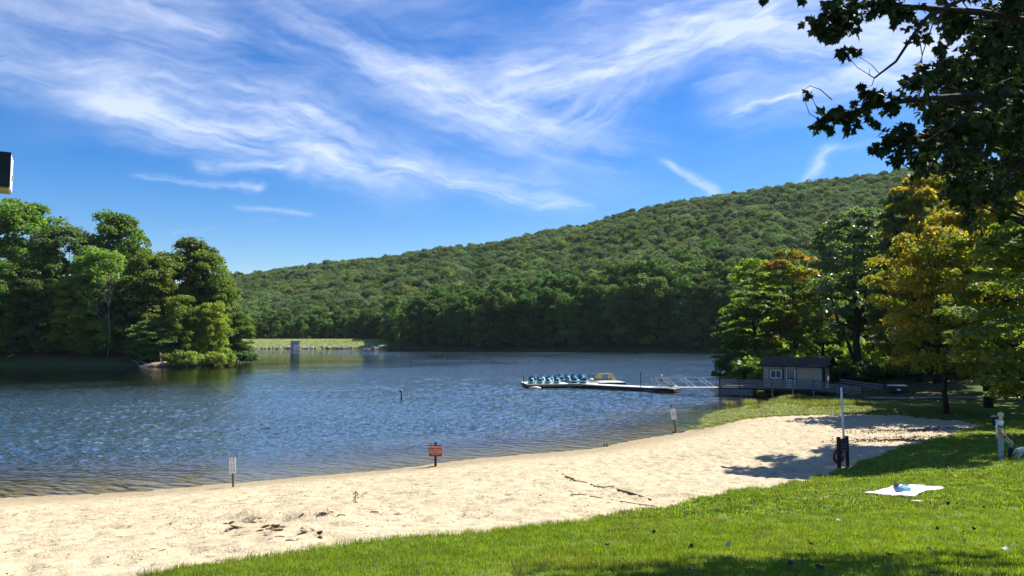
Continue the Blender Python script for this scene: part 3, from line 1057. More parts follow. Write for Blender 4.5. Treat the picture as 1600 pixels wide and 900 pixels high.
# trees standing along the far shore
shore_ms = [tree_meshes('s%d' % i, 200 + i, 24, 6.2, .04, 50, 130, .70, 'leaf_far', limbs=10, cr=(.22, .38), flat=.9, shape=.7) for i in range(5)]
g = np.random.default_rng(11); cnt = 0
for row, off in enumerate((3, 11, 19)):
    u = -.365
    while u < .60:
        u += (.019 if row else .0165) * (.8 + .4 * g.random())
        Y0 = float(np.interp(u, BASE[:, 0], BASE[:, 1])) + off + g.normal() * 1.2
        x = u * Y0
        z = float(hill_z(x, Y0)) - .2
        tall = .55 + .45 * min(max((u + .3) / .45, 0), 1)
        s = tall * (.85 + .35 * g.random()) * (1 + row * .05)
        lab = ('green broadleaf tree standing behind the grass dam, far across the lake' if u < -.165 else
               'tall dark green tree in the row along the far shore below the hill')
        plant_tree('shore_tree', shore_ms[cnt % 5], (x, Y0, z), g.random() * 6.28, (s * 1.05, s * 1.05, s), lab,
                   group='trees behind the dam' if u < -.165 else 'trees lining the far shore')
        cnt += 1
# a few pointed conifers above the shore trees
con = MB(); g = np.random.default_rng(3)
vv = []; ff = []; tt = []; nb = 0
for lv in range(14):
    zc = 2 + lv * .95; rr = 2.6 * (1 - lv / 14.5)
    m_ = 46; a = g.random(m_) * 2 * PI; q = rr * (.3 + .7 * g.random(m_))
    for aa, qq in zip(a, q):
        d = np.array([math.cos(aa), math.sin(aa), -.25]); p = np.array([math.cos(aa) * qq, math.sin(aa) * qq, zc - qq * .35 + g.normal() * .2])
        sd = np.array([-d[1], d[0], 0]) * .28
        vv += [p - d * .5, p - sd, p + d * .55, p + sd]; ff.append([nb, nb + 1, nb + 2, nb + 3]); nb += 4; tt.append(g.random())
con_crown = mesh_np('crown', np.array(vv), np.array(ff), M['leaf_green'], tt)
ct = MB().tube([(0, 0, -1), (0, 0, 15.2)], [.22, .03], 6).build('trunk', M['bark']); ct_me = ct.data; bpy.data.objects.remove(ct)
for i, (px, Y, s) in enumerate([(706, 345, 1.15), (719, 350, .85), (729, 348, .95), (693, 352, .8), (686, 356, .7)]):
    x = (px - 800) / 1155 * Y
    t = empty('pine_tree', (x, Y, float(hill_z(x, Y)) + 6), 0,
              'small pointed green conifer rising among the round treetops above the far shore', 'tree', 'pointed conifers above the far shore')
    t.scale = (s, s, s)
    link('trunk', ct_me, t); link('crown', con_crown, t)

# wooded point, left
isl_ms = [tree_meshes('i%d' % i, 300 + i, 26, 7.0, .04, 120, 190, .48, 'leaf_green', limbs=40, cr=(.17, .30), flat=.95, shape=.66) for i in range(4)]
IS = [  # px, depth, top py, crown width px, material, label
    (28, 170, 308, 150, 'leaf_green', 'tallest rounded green tree at the far left edge of the wooded point'),
    (92, 163, 352, 120, 'leaf_deep', 'dark green tree right of the tallest one on the left point, below the bare one'),
    (186, 172, 334, 118, 'leaf_green', 'high rounded green tree standing out in the middle of the left point'),
    (158, 159, 384, 100, 'leaf_green', 'broad tree with a lighter crown just behind the bare dead tree on the point'),
    (238, 160, 394, 96, 'leaf_green', 'medium green tree between the high middle tree and the domed tree at right'),
    (304, 172, 374, 118, 'leaf_green', 'domed dark green tree that stands tallest on the right part of the point'),
    (346, 176, 436, 74, 'leaf_green', 'green tree on the right flank of the domed tree, shoulder height to it'),
    (374, 178, 488, 52, 'leaf_lime', 'low yellow green tree at the very tip of the wooded point'),
    (330, 160, 470, 62, 'leaf_lime', 'yellowish tree leaning over the pale shrubs near the tip of the point'),
    (284, 157, 462, 64, 'leaf_green', 'leafy tree above the leftmost pale shrub of the point'),
    (238, 154.5, 500, 72, 'leaf_deep', 'low spreading blue green tree over the rocky bank left of the shrubs'),
    (116, 156, 432, 82, 'leaf_lime', 'bright yellow green tree left of the bare dead tree on the point'),
    (60, 156.5, 430, 86, 'leaf_deep', 'dark bushy tree by the water between the bright tree and the left edge'),
    (262, 166, 394, 92, 'leaf_green', 'green tree filling the notch left of the domed tree'),
    (326, 170, 394, 84, 'leaf_green', 'green tree leaning on the right shoulder of the domed tree'),
    (2, 155, 400, 90, 'leaf_green', 'tree cut by the left edge of the photo, reaching down to the water'),
    (205, 162, 440, 80, 'leaf_deep', 'dark tree filling the gap behind the bare dead tree, right side'),
]
for i, (px, Y, py, wpx, mt, lab) in enumerate(IS):
    p = W3(px, py, Y); zb = float(isl_z(np.array(p.x), np.array(Y))) - .1
    H = p.z - zb; Rw = wpx / 1155 * Y / 2
    plant_tree('broadleaf_tree', isl_ms[i % 4], (p.x, Y, zb), i * 2.1, (Rw / 7.0, Rw / 7.0, H / 26), lab, mat=mt)
g = np.random.default_rng(8)
for i in range(16):
    px = -60 + i * 27 + g.normal() * 5; Y = 186 + g.random() * 14
    p = W3(px, 420 + g.random() * 40 if px < 300 else 470, Y); zb = float(isl_z(np.array(p.x), np.array(Y)))
    H = p.z - zb
    if px > 350: continue
    plant_tree('broadleaf_tree', isl_ms[i % 4], (p.x, Y, zb), i * 1.3, (.95, .95, H / 26), 'green tree in the back row of the wooded point, mostly hidden', group='back row trees of the wooded point', mat='leaf_deep')
# understorey bushes down at the waterline of the point
bush_ms = []
for i in range(3):
    g = np.random.default_rng(400 + i); k = 26
    a = g.random(k) * 2 * PI; rr = np.sqrt(g.random(k)) * 1.7
    C = np.stack([np.cos(a) * rr, np.sin(a) * rr, .5 + g.random(k) * 1.6 * (1 - (rr / 1.9) ** 2 * .6)], -1)
    v, f, t = leaf_cloud(g, C, .35 + g.random(k) * .35, 110, .22, flat=.8)
    cm = mesh_np('crown', v, f, M['leaf_shrub'], t)
    sb = MB()
    for j in range(9): sb.tube([(0, 0, -.3), tuple(C[j] * .55), tuple(C[j])], [.04, .03, .01], 4)
    so = sb.build('stems', M['bark']); sm = so.data; bpy.data.objects.remove(so)
    bush_ms.append((sm, cm))
def bush(px, Y, w, h, mat, lab, zf=isl_z, kind='shrub', group=None, i=[0]):
    p = W3(px, 500, Y); zb = float(zf(np.array(p.x), np.array(Y)))
    t = empty(kind, (p.x, Y, max(zb, .0) - .1), i[0] * 1.7, lab, 'shrub', group)
    t.scale = (w / 3.9, w / 3.9, h / 2.3)
    sm, cm = bush_ms[i[0] % 3]; i[0] += 1
    key = cm.name + mat
    if key not in MCACHE:
        c = cm.copy(); c.materials.clear(); c.materials.append(M[mat]); MCACHE[key] = c
    link('stems', sm, t); link('crown', MCACHE[key], t)
bush(277, 148.5, 6.0, 3.9, 'leaf_shrub', 'widest pale green shrub at the water, leftmost of the shrubs')
bush(298, 148.3, 4.6, 3.3, 'leaf_shrub', 'pale shrub merging with the right side of the widest shrub at the water')
bush(318, 149.3, 4.0, 2.6, 'leaf_shrub', 'lowest pale green shrub, in the dip between the larger ones at the water')
bush(337, 149.8, 4.8, 3.5, 'leaf_shrub', 'yellow green mounded shrub at the water below the yellowish tree')
bush(356, 152.5, 3.4, 3.9, 'leaf_shrub', 'upright yellow green shrub at the tip of the point, rightmost at the water')
for i, px in enumerate([8, 30, 52, 74, 96, 118, 140, 176, 200, 222, 246, 262, 372, 384, 300, 325, 350]):
    bush(px, 154 + (i % 3) * 2.2 if px < 365 else 168, 5.5, 4.2 if px < 300 else 3.2, 'leaf_deep' if i % 3 else 'leaf_green', 'dark green undergrowth bush beneath the trees on the wooded point', group='undergrowth bushes of the wooded point', kind='undergrowth_bush')


def dead_tree(px, Y, H, seed, lab, zf, spread=.22, r=.17, mat='bark_pale'):
    g = np.random.default_rng(seed); p = W3(px, 500, Y); zb = float(zf(np.array(p.x), np.array(Y)))
    t = empty('dead_tree', (p.x, Y, zb - .2), 0, lab, 'tree')
    tk = MB(); br = MB()
    tk.tube([(0, 0, 0), (.3, 0, H * .3), (-.2, .1, H * .6), (.2, 0, H)], [r, r * .8, r * .5, r * .1], 7)
    def grow(s, d, L, rr, lv):
        e = s + d * L
        m_ = s.lerp(e, .5) + Vector(g.normal(size=3) * L * .06)
        br.tube([s, m_, e], [rr, rr * .7, rr * .35], 5 if lv < 2 else 4, caps=False)
        if lv < 3:
            for q in range(4 if lv < 2 else 3):
                f = .35 + .6 * g.random()
                nd = (d + Vector(g.normal(size=3)) * .55 + Vector((0, 0, .22))).normalized()
                grow(s.lerp(e, f), nd, L * (.4 + .25 * g.random()), rr * .5, lv + 1)
    for q in range(13):
        h = H * (.42 + .53 * q / 13); a = g.random() * 6.28
        grow(Vector((0, 0, h)), Vector((math.cos(a), math.sin(a) * .7, .75)).normalized(), H * spread * (1.15 - q / 15), r * .38, 0)
    tk.build('trunk', M[mat], t, smooth=True); tag(br.build('branches', M[mat], t, smooth=True), kind='stuff')


dead_tree(170, 154.5, 18, 1, 'bare grey dead tree in front of the green trees of the left point', isl_z)
dead_tree(112, 168, 29.5, 2, 'leafless grey tree crown sticking out against the sky on the left point', isl_z, spread=.24)


# ------------------------------------------------------------------ right bank woods
r_ms = [tree_meshes('r%d' % i, 500 + i, 18, 5.6, .12, 100, 190, .30, 'leaf_green', limbs=45, cr=(.12, .24), flat=.55, shape=.72, bark='bark_dark') for i in range(4)]
tall_ms = tree_meshes('tall', 520, 22, 4.6, .30, 90, 170, .30, 'leaf_silver', limbs=40, cr=(.14, .26), flat=.7, shape=.8, bark='bark_dark', trunk_r=.42, fork=True)
thin_ms = tree_meshes('thin', 521, 15, 5.8, .22, 110, 200, .24, 'leaf_yellow', limbs=45, cr=(.12, .24), flat=.55, shape=.75, bark='bark_dark', trunk_r=.20, wig=.6, lean=-1.2)
RT = [  # px, depth, top py, width px, material, mesh, label
    (1176, 97, 452, 120, 'leaf_green', 0, 'green tree leaning over the water left of the boathouse, lowest of the shore group'),
    (1178, 106, 400, 100, 'leaf_lime', 1, 'pale green rounded tree behind the left end of the boathouse'),
    (1240, 100, 384, 128, 'leaf_rust', 2, 'broad tree with orange tinted top directly behind the boathouse'),
    (1283, 93, 430, 90, 'leaf_lime', 3, 'dense green tree behind the right end of the boathouse roof'),
    (1332, 84.5, 318, 122, 'leaf_silver', 't', 'tall tree with dark forked trunk and silvery leaves right of the boathouse'),
    (1395, 92, 400, 110, 'leaf_lime', 0, 'green tree right of the tall forked tree'),
    (1452, 76, 262, 170, 'leaf_yellow', 1, 'tall yellow green tree touching the skyline of the hill'),
    (1470, 54, 350, 190, 'leaf_yellow', 'y', 'yellow brown tree with thin slanting trunk at the edge of the sand'),
    (1560, 66, 268, 190, 'leaf_yellow', 2, 'golden tree behind the woman, at the right edge of the photo'),
    (1530, 84, 300, 160, 'leaf_yellow', 3, 'olive yellow tree behind the golden tree at the right edge'),
    (1600, 50, 330, 180, 'leaf_lime', 0, 'shaded green tree hanging low at the right edge of the photo'),
    (1530, 58, 262, 170, 'leaf_yellow', 2, 'bright yellow green tree rising behind the slanting trunk tree'),
    (1640, 60, 240, 220, 'leaf_yellow', 1, 'yellow green tree half cut by the right edge of the photo'),
]
for i, (px, Y, py, wpx, mt, mk, lab) in enumerate(RT):
    p = W3(px, py, Y)
    ms = tall_ms if mk == 't' else thin_ms if mk == 'y' else r_ms[mk]
    H0, R0 = (22, 4.3) if mk == 't' else (15, 5.4) if mk == 'y' else (18, 5.2)
    zb = gz(p.x, Y) - .05
    Rw = wpx / 1155 * Y / 2
    plant_tree('broadleaf_tree', ms, (p.x, Y, zb), 0 if mk in ('t', 'y') else i * 1.9, (Rw / R0, Rw / R0, (p.z - zb) / H0), lab, mat=mt)
g = np.random.default_rng(31)
for i in range(30):
    u = .335 + .55 * (i % 15) / 15 + g.normal() * .006; Y = (116 if i < 15 else 150) + g.random() * 16
    x = u * Y; zb = max(gz(x, Y), 0)
    Hh = (15 if u < .42 else 21) * (.85 + .3 * g.random())
    plant_tree('broadleaf_tree', r_ms[i % 4], (x, Y, zb - .2), i * 1.1, (1.05, 1.05, Hh / 18), 'shaded tree deep in the woods behind the boathouse and lawn', group='trees deep in the right hand woods', mat='leaf_green' if i % 3 else 'leaf_deep')
# young trees and bushes of the understorey
for i, (px, Y) in enumerate([(1318, 84), (1335, 82), (1352, 86), (1372, 84), (1395, 86), (1416, 84), (1440, 88), (1468, 86), (1495, 84), (1525, 86), (1550, 80), (1580, 82), (1610, 78), (1150, 93), (1172, 91), (1200, 92), (1225, 90), (1255, 89), (1285, 86), (1640, 76), (1305, 96), (1340, 98), (1380, 99), (1420, 100), (1460, 102), (1500, 100), (1545, 98), (1590, 96), (1190, 98), (1225, 99), (1265, 97)]):
    bush(px, Y, 6.5 if Y > 88 else 5, 4.2 if Y > 88 else 2.6, ('leaf_green', 'leaf_deep', 'leaf_lime')[i % 3], 'shady undergrowth bush between the trunks of the woods on the right', zf=lambda x, y: ground_z(x, y), kind='undergrowth_bush', group='undergrowth bushes of the right bank')
# bare trunks seen under the crowns
for i, (px, Y, r, lab) in enumerate([(1433, 78, .26, 'straight greenish grey trunk behind the low box, in the shade'), (1500, 90, .2, 'slim dark trunk deep in the shade right of the greenish trunk')]):
    p = W3(px, 500, Y); zb = gz(p.x, Y)
    ms = r_ms[i]
    plant_tree('shade_tree', r_ms[i + 1], (p.x, Y, zb - .1), 1.0, (1.0, 1.0, 1.15), lab, mat='leaf_deep')

plant_tree('broadleaf_tree', r_ms[3], (27.0, 37.5, gz(27.0, 37.5) - .1), 2.2, (.85, .85, .62), 'low leafy tree at the right edge, just behind the woman', mat='leaf_green')

# big dark tree at the right edge (trunk just inside the frame)
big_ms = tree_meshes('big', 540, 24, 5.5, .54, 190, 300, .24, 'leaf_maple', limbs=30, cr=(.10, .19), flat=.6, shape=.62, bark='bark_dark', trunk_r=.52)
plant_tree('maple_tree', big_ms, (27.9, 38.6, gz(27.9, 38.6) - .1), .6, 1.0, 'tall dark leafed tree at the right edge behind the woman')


# ------------------------------------------------------------------ overhanging maple at the upper right, close to the camera
def leaf_shape():
    """five lobed maple leaf outline in the xz plane, stem end at the origin, about 1 unit long"""
    half = [(0, .02), (.10, .0), (.30, -.06), (.27, .10), (.52, .16), (.43, .28), (.56, .46), (.36, .44), (.26, .42), (.20, .70), (.10, .66), (0, 1.0)]
    return half + [(-x, y) for x, y in half[-2:0:-1]]


LEAF = np.array(leaf_shape())


def leaf_block(P, Nn, T, size, fold=.18):
    """many leaves in one mesh: P positions of the stem end, Nn normals, T directions of the tip"""
    n = len(P); m = len(LEAF)
    B = np.cross(T, Nn)
    s = size[:, None, None]
    w = LEAF[None, :, 0, None]; l = LEAF[None, :, 1, None]
    v = P[:, None] + s * (B[:, None] * w + T[:, None] * l - Nn[:, None] * (np.abs(w) * fold + l * l * .12))
    c = P + T * size[:, None] * .34
    V = np.concatenate([v, c[:, None]], 1).reshape(-1, 3)
    base = np.arange(n)[:, None] * (m + 1)
    tri = np.stack([np.arange(m), (np.arange(m) + 1) % m, np.full(m, m)], -1)
    F = (base[:, :, None] + tri[None]).reshape(-1, 3)
    return V, F


def near_maple():
    g = np.random.default_rng(21)
    WN = lambda px, py, Y: W3(px, py, Y * .9)
    t = empty('maple_tree', (14.5, 11.0, gz(14.5, 11.0)), 0, 'near maple hanging dark leafy branches into the top right corner of the photo', 'tree')
    base = Vector(t.location)
    tk = MB().tube([(0, 0, -.4), (.1, 0, 2), (-.1, .2, 5), (-.6, .1, 9), (-1.2, 0, 14)], [.55, .42, .36, .28, .1], 10)
    tk.build('trunk', M['bark_dark'], t, smooth=True)
    limbs = [  # (pixel, depth) chains
        [(1760, 60, 12.2), (1640, 40, 12.0), (1540, 20, 11.6), (1440, 12, 11.2), (1370, 8, 10.9), (1310, 14, 10.8)],
        [(1745, 170, 11.8), (1640, 150, 11.4), (1560, 148, 11.0), (1480, 152, 10.8), (1410, 158, 10.6), (1340, 172, 10.5), (1290, 192, 10.4)],
        [(1560, 148, 11.0), (1500, 190, 10.6), (1440, 225, 10.4), (1395, 250, 10.3)],
        [(1740, 240, 11.4), (1620, 240, 11.0), (1560, 280, 10.7), (1530, 320, 10.5)],
        [(1500, 0, 11.0), (1448, 28, 10.6), (1430, 50, 10.5), (1400, 96, 10.4), (1366, 122, 10.4)],
        [(1700, -80, 12), (1560, -90, 11.4), (1440, -70, 11), (1330, -50, 10.8), (1240, -30, 10.6), (1196, -8, 10.5)],
    ]
    bm_ = MB(); nodes = []
    for L in limbs:
        pts = [WN(*q) - base for q in L]
        nn = len(pts)
        if L[0][0] > 1690:
            pts = [Vector((-.3 - .04 * L[0][1] / 100, .1, 8.0 - L[0][1] / 60))] + pts; nn += 1
        r0 = .075 if nn > 5 else .03
        if L[0] == (1500, 0, 11.0): r0 = .028
        bm_.tube(pts, [r0 * (1 - i / nn) + .006 for i in range(nn)], 6, caps=False)
        for i in range(len(pts) - 1):
            for f in (0, .25, .5, .75): nodes.append(pts[i].lerp(pts[i + 1], f))
        nodes.append(pts[-1])
    nodes = np.array([tuple(q) for q in nodes])
    # leafy sprays: (px, py, depth, radius px, leaves)
    SP = [(1268, 36, 10.6, 20, 26), (1298, 20, 10.7, 32, 60), (1290, 52, 10.6, 22, 34), (1322, 40, 10.7, 26, 44), (1336, 12, 10.8, 28, 46), (1316, 78, 10.5, 15, 16), (1335, 84, 10.5, 10, 6), (1309, 66, 10.5, 12, 8),
          (1372, 10, 10.9, 26, 40), (1412, 16, 11, 26, 34), (1392, 2, 11, 24, 30), (1404, 30, 10.9, 14, 10), (1196, -4, 10.5, 9, 5), (1250, -6, 10.6, 12, 8), (1254, 147, 10.3, 4, 1), (1266, 146, 10.3, 5, 2),
          (1282, 188, 10.4, 18, 22), (1304, 178, 10.4, 20, 28), (1330, 172, 10.5, 20, 26), (1352, 160, 10.5, 18, 22), (1330, 196, 10.4, 18, 18), (1372, 148, 10.5, 18, 20), (1362, 190, 10.5, 14, 10), (1390, 160, 10.5, 22, 28), (1348, 140, 10.4, 12, 8), (1300, 196, 10.4, 12, 10),
          (1380, 224, 10.3, 20, 26), (1405, 205, 10.5, 28, 46), (1408, 245, 10.4, 22, 30), (1440, 262, 10.4, 20, 24), (1364, 228, 10.3, 9, 8), (1420, 126, 10.7, 22, 30), (1450, 110, 10.8, 20, 26), (1470, 76, 10.9, 16, 16), (1484, 52, 11, 16, 18)]
    for q in range(56):     # the dense inner mass
        px = 1425 + 200 * g.random(); py = 60 + 245 * g.random() ** .9
        if px < 1440 + (115 - py) * 1.2: continue
        if py > 230 + (px - 1400) * .62: continue
        SP.append((px, py, 9.6 + 3.0 * g.random(), 32, 52))
    for q in range(16):
        SP.append((1440 + 190 * g.random(), -20 + 75 * g.random(), 11.5 + g.random(), 30, 40))
    for q in range(16):     # crown above and beside the frame
        SP.append((1380 + 380 * g.random(), -40 - 420 * g.random(), 10.5 + 3 * g.random(), 46, 60))
    for q in range(20):
        SP.append((1620 + 150 * g.random(), 0 + 320 * g.random(), 10.5 + 3 * g.random(), 44, 50))
    for q in range(14): SP.append((1480 + 120 * g.random(), 285 + 60 * g.random(), 10.2 + 1.4 * g.random(), 15, 12))
    P = []; Nn = []; T = []; sz = []; fringe = []
    for px, py, Y, r, k in SP:
        c = np.array(tuple(WN(px, py, Y) - base)); rr = r / 1155 * Y * .9
        j = np.argmin(((nodes - c) ** 2).sum(1)); s0 = Vector(nodes[j]); e0 = Vector(c)
        if r < 10: s0 = Vector(nodes[j]).lerp(e0, .35) if (nodes[j] - c).dot(nodes[j] - c) < .1 else Vector(nodes[j])
        mid = s0.lerp(e0, .5) + Vector(g.normal(size=3)) * .04
        L_ = (e0 - s0).length
        bm_.tube([s0, mid, e0], [.004 + .006 * min(L_, 1.5), .004 + .003 * L_, .003], 4, caps=False)
        if r < 34: k = int(k * (2.0 if px < 1420 else 1.3))
        for b_ in range(max(2, k // 7)):
            d = g.normal(size=3); d[2] -= .2; d /= np.linalg.norm(d); tip = c + d * rr * (.6 + .4 * g.random())
            st = np.array(s0.lerp(e0, .6 + .4 * g.random()))
            bm_.tube([tuple(st), tuple((st + tip) / 2 + g.normal(size=3) * .03), tuple(tip)], [.0045, .0032, .002], 3, caps=False)
            nl = max(1, int(round(k / max(2, k // 7))))
            for q in range(nl):
                p = st + (tip - st) * (.25 + .75 * (q + g.random()) / nl) + g.normal(size=3) * rr * .12
                dr = (tip - st); dr = dr / (np.linalg.norm(dr) + 1e-6)
                tt = dr * .5 + g.normal(size=3) * .6 + np.array([0, 0, -.75]); tt /= np.linalg.norm(tt)
                n0 = np.array([0, 0, .75]) + g.normal(size=3) * .65; n0 = n0 - tt * n0.dot(tt); n0 /= np.linalg.norm(n0)
                P.append(p); T.append(tt); Nn.append(n0); sz.append(.080 + .050 * g.random()); fringe.append(px < 1440 and py > -10 and r < 34)
    P, T, Nn, sz, fringe = map(np.array, (P, T, Nn, sz, fringe))
    fi = np.where(fringe)[0]
    fi = g.permutation(fi)[:300]
    rest = np.ones(len(P), bool); rest[fi] = False
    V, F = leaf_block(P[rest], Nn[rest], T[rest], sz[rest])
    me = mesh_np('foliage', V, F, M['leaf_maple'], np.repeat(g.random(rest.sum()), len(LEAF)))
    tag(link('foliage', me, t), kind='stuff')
    units = []
    for q in range(4):
        V, F = leaf_block(np.zeros((1, 3)), np.array([[0, -1.0, 0]]), np.array([[0, 0, 1.0]]), np.array([1.0]), fold=.05 + .12 * q)
        units.append(mesh_np('leaf', V, F, M['leaf_maple'], np.full(len(LEAF), .1 + .25 * q)))
    for q, i in enumerate(fi):
        o = link('leaf', units[q % 4], t)
        B = np.cross(T[i], Nn[i])
        mm = Matrix(((B[0], -Nn[i][0], T[i][0]), (B[1], -Nn[i][1], T[i][1]), (B[2], -Nn[i][2], T[i][2])))
        if mm.determinant() < 0: mm = Matrix(((-B[0], -Nn[i][0], T[i][0]), (-B[1], -Nn[i][1], T[i][1]), (-B[2], -Nn[i][2], T[i][2])))
        o.matrix_local = Matrix.Translation(P[i]) @ mm.to_4x4() @ Matrix.Scale(float(sz[i]), 4)
    # a bare drooping twig
    bm_.tube([WN(1430, 50, 10.5) - base, WN(1438, 68, 10.5) - base, WN(1441, 88, 10.5) - base], [.009, .007, .005], 4)
    bm_.tube([WN(1366, 122, 10.4) - base, WN(1358, 116, 10.4) - base, WN(1359, 108, 10.4) - base], [.006, .005, .004], 4)
    bm_.tube([WN(1300, 156, 10.4) - base, WN(1282, 140, 10.35) - base, WN(1266, 134, 10.3) - base, WN(1256, 140, 10.3) - base], [.008, .007, .005, .003], 4)
    tag(bm_.build('branches', M['bark_dark'], t, smooth=True), kind='stuff')


near_maple()


# ------------------------------------------------------------------ grass
def tuft(seed, n, r, h, w, mat, lean=.45):
    g = np.random.default_rng(seed)
    V = []; F = []; T = []
    for i in range(n):
        a = g.random() * 6.28; rr = r * math.sqrt(g.random()); x, y = math.cos(a) * rr, math.sin(a) * rr
        b = g.random() * 6.28; hh = h * (.55 + .75 * g.random()); dx, dy = math.cos(b), math.sin(b); l = hh * lean * g.random() * 1.6
        wx, wy = -dy * w / 2, dx * w / 2
        k = len(V)
        V += [(x - wx, y - wy, -.01), (x + wx, y + wy, -.01), (x + dx * l * .35 + wx * .8, y + dy * l * .35 + wy * .8, hh * .6), (x + dx * l * .35 - wx * .8, y + dy * l * .35 - wy * .8, hh * .6)]
        V += [(x + dx * l, y + dy * l, hh * .97), (x + dx * l * 1.02 + wx * .1, y + dy * l * 1.02 + wy * .1, hh)]
        F += [(k, k + 1, k + 2, k + 3), (k + 3, k + 2, k + 5, k + 4)]
        q = g.random(); T += [q, q]
    return mesh_np('grass_tuft', np.array(V), np.array(F), M[mat], T)


def scatter_grass(name, regions, test, mat, protos, hs, label, seed):
    g = np.random.default_rng(seed); P = []; Sc = []
    for (ya, yb, dens, s) in regions:
        ul, ur = -.80, .80
        area = (ur - ul) * (yb ** 2 - ya ** 2) / 2
        n = int(area * dens)
        y = np.sqrt(ya ** 2 + (yb ** 2 - ya ** 2) * g.random(n)); x = y * (ul + (ur - ul) * g.random(n))
        k = test(x, y); x, y = x[k], y[k]
        P.append(np.column_stack([x, y])); Sc.append(np.full(len(x), s) * (.7 + .6 * g.random(len(x))))
    P = np.vstack(P); Sc = np.concatenate(Sc)
    z = z_mix(P[:, 0], P[:, 1])
    n = len(P)
    vary = .7 + .6 * fbm(P[:, 0] * .7, P[:, 1] * .7, 99, 3)
    scatter(name, np.column_stack([P, z]), np.column_stack([g.normal(size=n) * .08, g.normal(size=n) * .08, g.random(n) * 6.28]),
            np.column_stack([Sc, Sc, (1 + (Sc - 1) * .35) * vary * hs]), g.integers(0, len(protos), n), protos, label=label, cat='grass')


def on_lawn(x, y):
    marsh = (y > 50)
    return (~is_sand(x, y)) & (x > -14) & ~marsh & (y < 58)


tufts = [tuft(i, 18, .07, .042, .005, 'grass') for i in range(5)]
tufts_w = [tuft(20 + i, 16, .07, .045, .010, 'grass') for i in range(4)]
scatter_grass('lawn_grass', [(5.5, 10, 190, 1.0), (10, 15, 120, 1.15)], on_lawn, 'grass', tufts, 1.0, 'short mown green grass covering the slope in the foreground', 1)
scatter_grass('far_lawn_grass', [(15, 24, 55, 1.6), (24, 40, 22, 2.2), (40, 58, 9, 2.8)], on_lawn, 'grass', tufts_w, 1.0, 'short green grass on the shaded lawn beyond the white blanket', 2)
# taller fringe where lawn meets sand
def fringe(x, y):
    a = is_sand(x, y); b = is_sand(x - .10, y + .22) | is_sand(x + .05, y + .1)
    return (~a) & b & (y < 48) & (x > -14)
scatter_grass('edge_grass', [(5.5, 16, 160, 1.0), (16, 48, 40, 1.6)], fringe, 'grass', [tuft(40 + i, 12, .08, .085, .006, 'grass', .6) for i in range(3)], 1.0, 'longer grass fringe where the lawn meets the sand', 3)
# marsh grass by the boardwalk
MARSH = [tuple(W0(px, py, .1))[:2] for px, py in [(1080, 672), (1118, 661), (1148, 651), (1176, 641), (1192, 630), (1232, 621), (1320, 620)]] + [(36, 69), (44, 66), (46, 58), (38, 54), (31, 56)] + \
        [tuple(W3(*q))[:2] for q in [(1310, 640, 56), (1240, 648, 54), (1170, 656, 53.5), (1110, 666, 50.5)]]
def in_marsh(x, y):
    k = in_poly(x + (fbm(x * .6, y * .6, 2, 3) - .5) * 1.6, y, MARSH)
    return k & (fbm(x * .5, y * .35, 44, 3) > .40)
def zsafe(x, y): return np.maximum(z_mix(x, y), -.15)
g = np.random.default_rng(9); n = 9000
x = 10 + 38 * g.random(n); y = 46 + 30 * g.random(n); k = in_marsh(x, y) & (x < 33 - (y - 60) * .35); x, y = x[k], y[k]; n = len(x)
patch = fbm(x * .5, y * .35, 44, 3)
x2 = 8 + 30 * g.random(16000); y2 = 48 + 18 * g.random(16000)
k2 = (~is_sand(x2, y2)) & (y2 > 49.5) & (ground_z(x2, y2) > -.03) & (x2 < 34); x2, y2 = x2[k2], y2[k2]
x = np.concatenate([x, x2]); y = np.concatenate([y, y2]); patch = np.concatenate([patch, .40 + .05 * g.random(len(x2))]); n = len(x)
s = 1.1 + .9 * g.random(n)
hh = np.clip((patch - .38) * 9, .35, 1.6) * np.where(y > 66, .75, np.where(y > 60, 1.0, .45)) * np.clip((34 - x) / 6, .15, 1)
scatter('shore_grass', np.column_stack([x, y, zsafe(x, y)]), np.column_stack([g.normal(size=n) * .1, g.normal(size=n) * .1, g.random(n) * 6.28]),
        np.column_stack([s, s, hh]), g.integers(0, 3, n), [tuft(60 + i, 26, .16, .26, .02, 'reed', .5) for i in range(3)], label='yellow green tall grass at the water beside the boardwalk', cat='grass')
# reedy clumps standing in the water
for i, (px, py, w) in enumerate([(1141, 633, 1.1), (1172, 630, 1.5)]):
    q = W0(px, py, 0)
    o = tag(link('reed_clump', tuft(70 + i, 260, w * .5, .36, .03, 'reed', .8), None, (q.x, q.y, -.02)), ['small clump of green grass in the water, left of the larger clump', 'larger clump of green grass standing in the water, nearer the boardwalk railing'][i], 'grass clump')

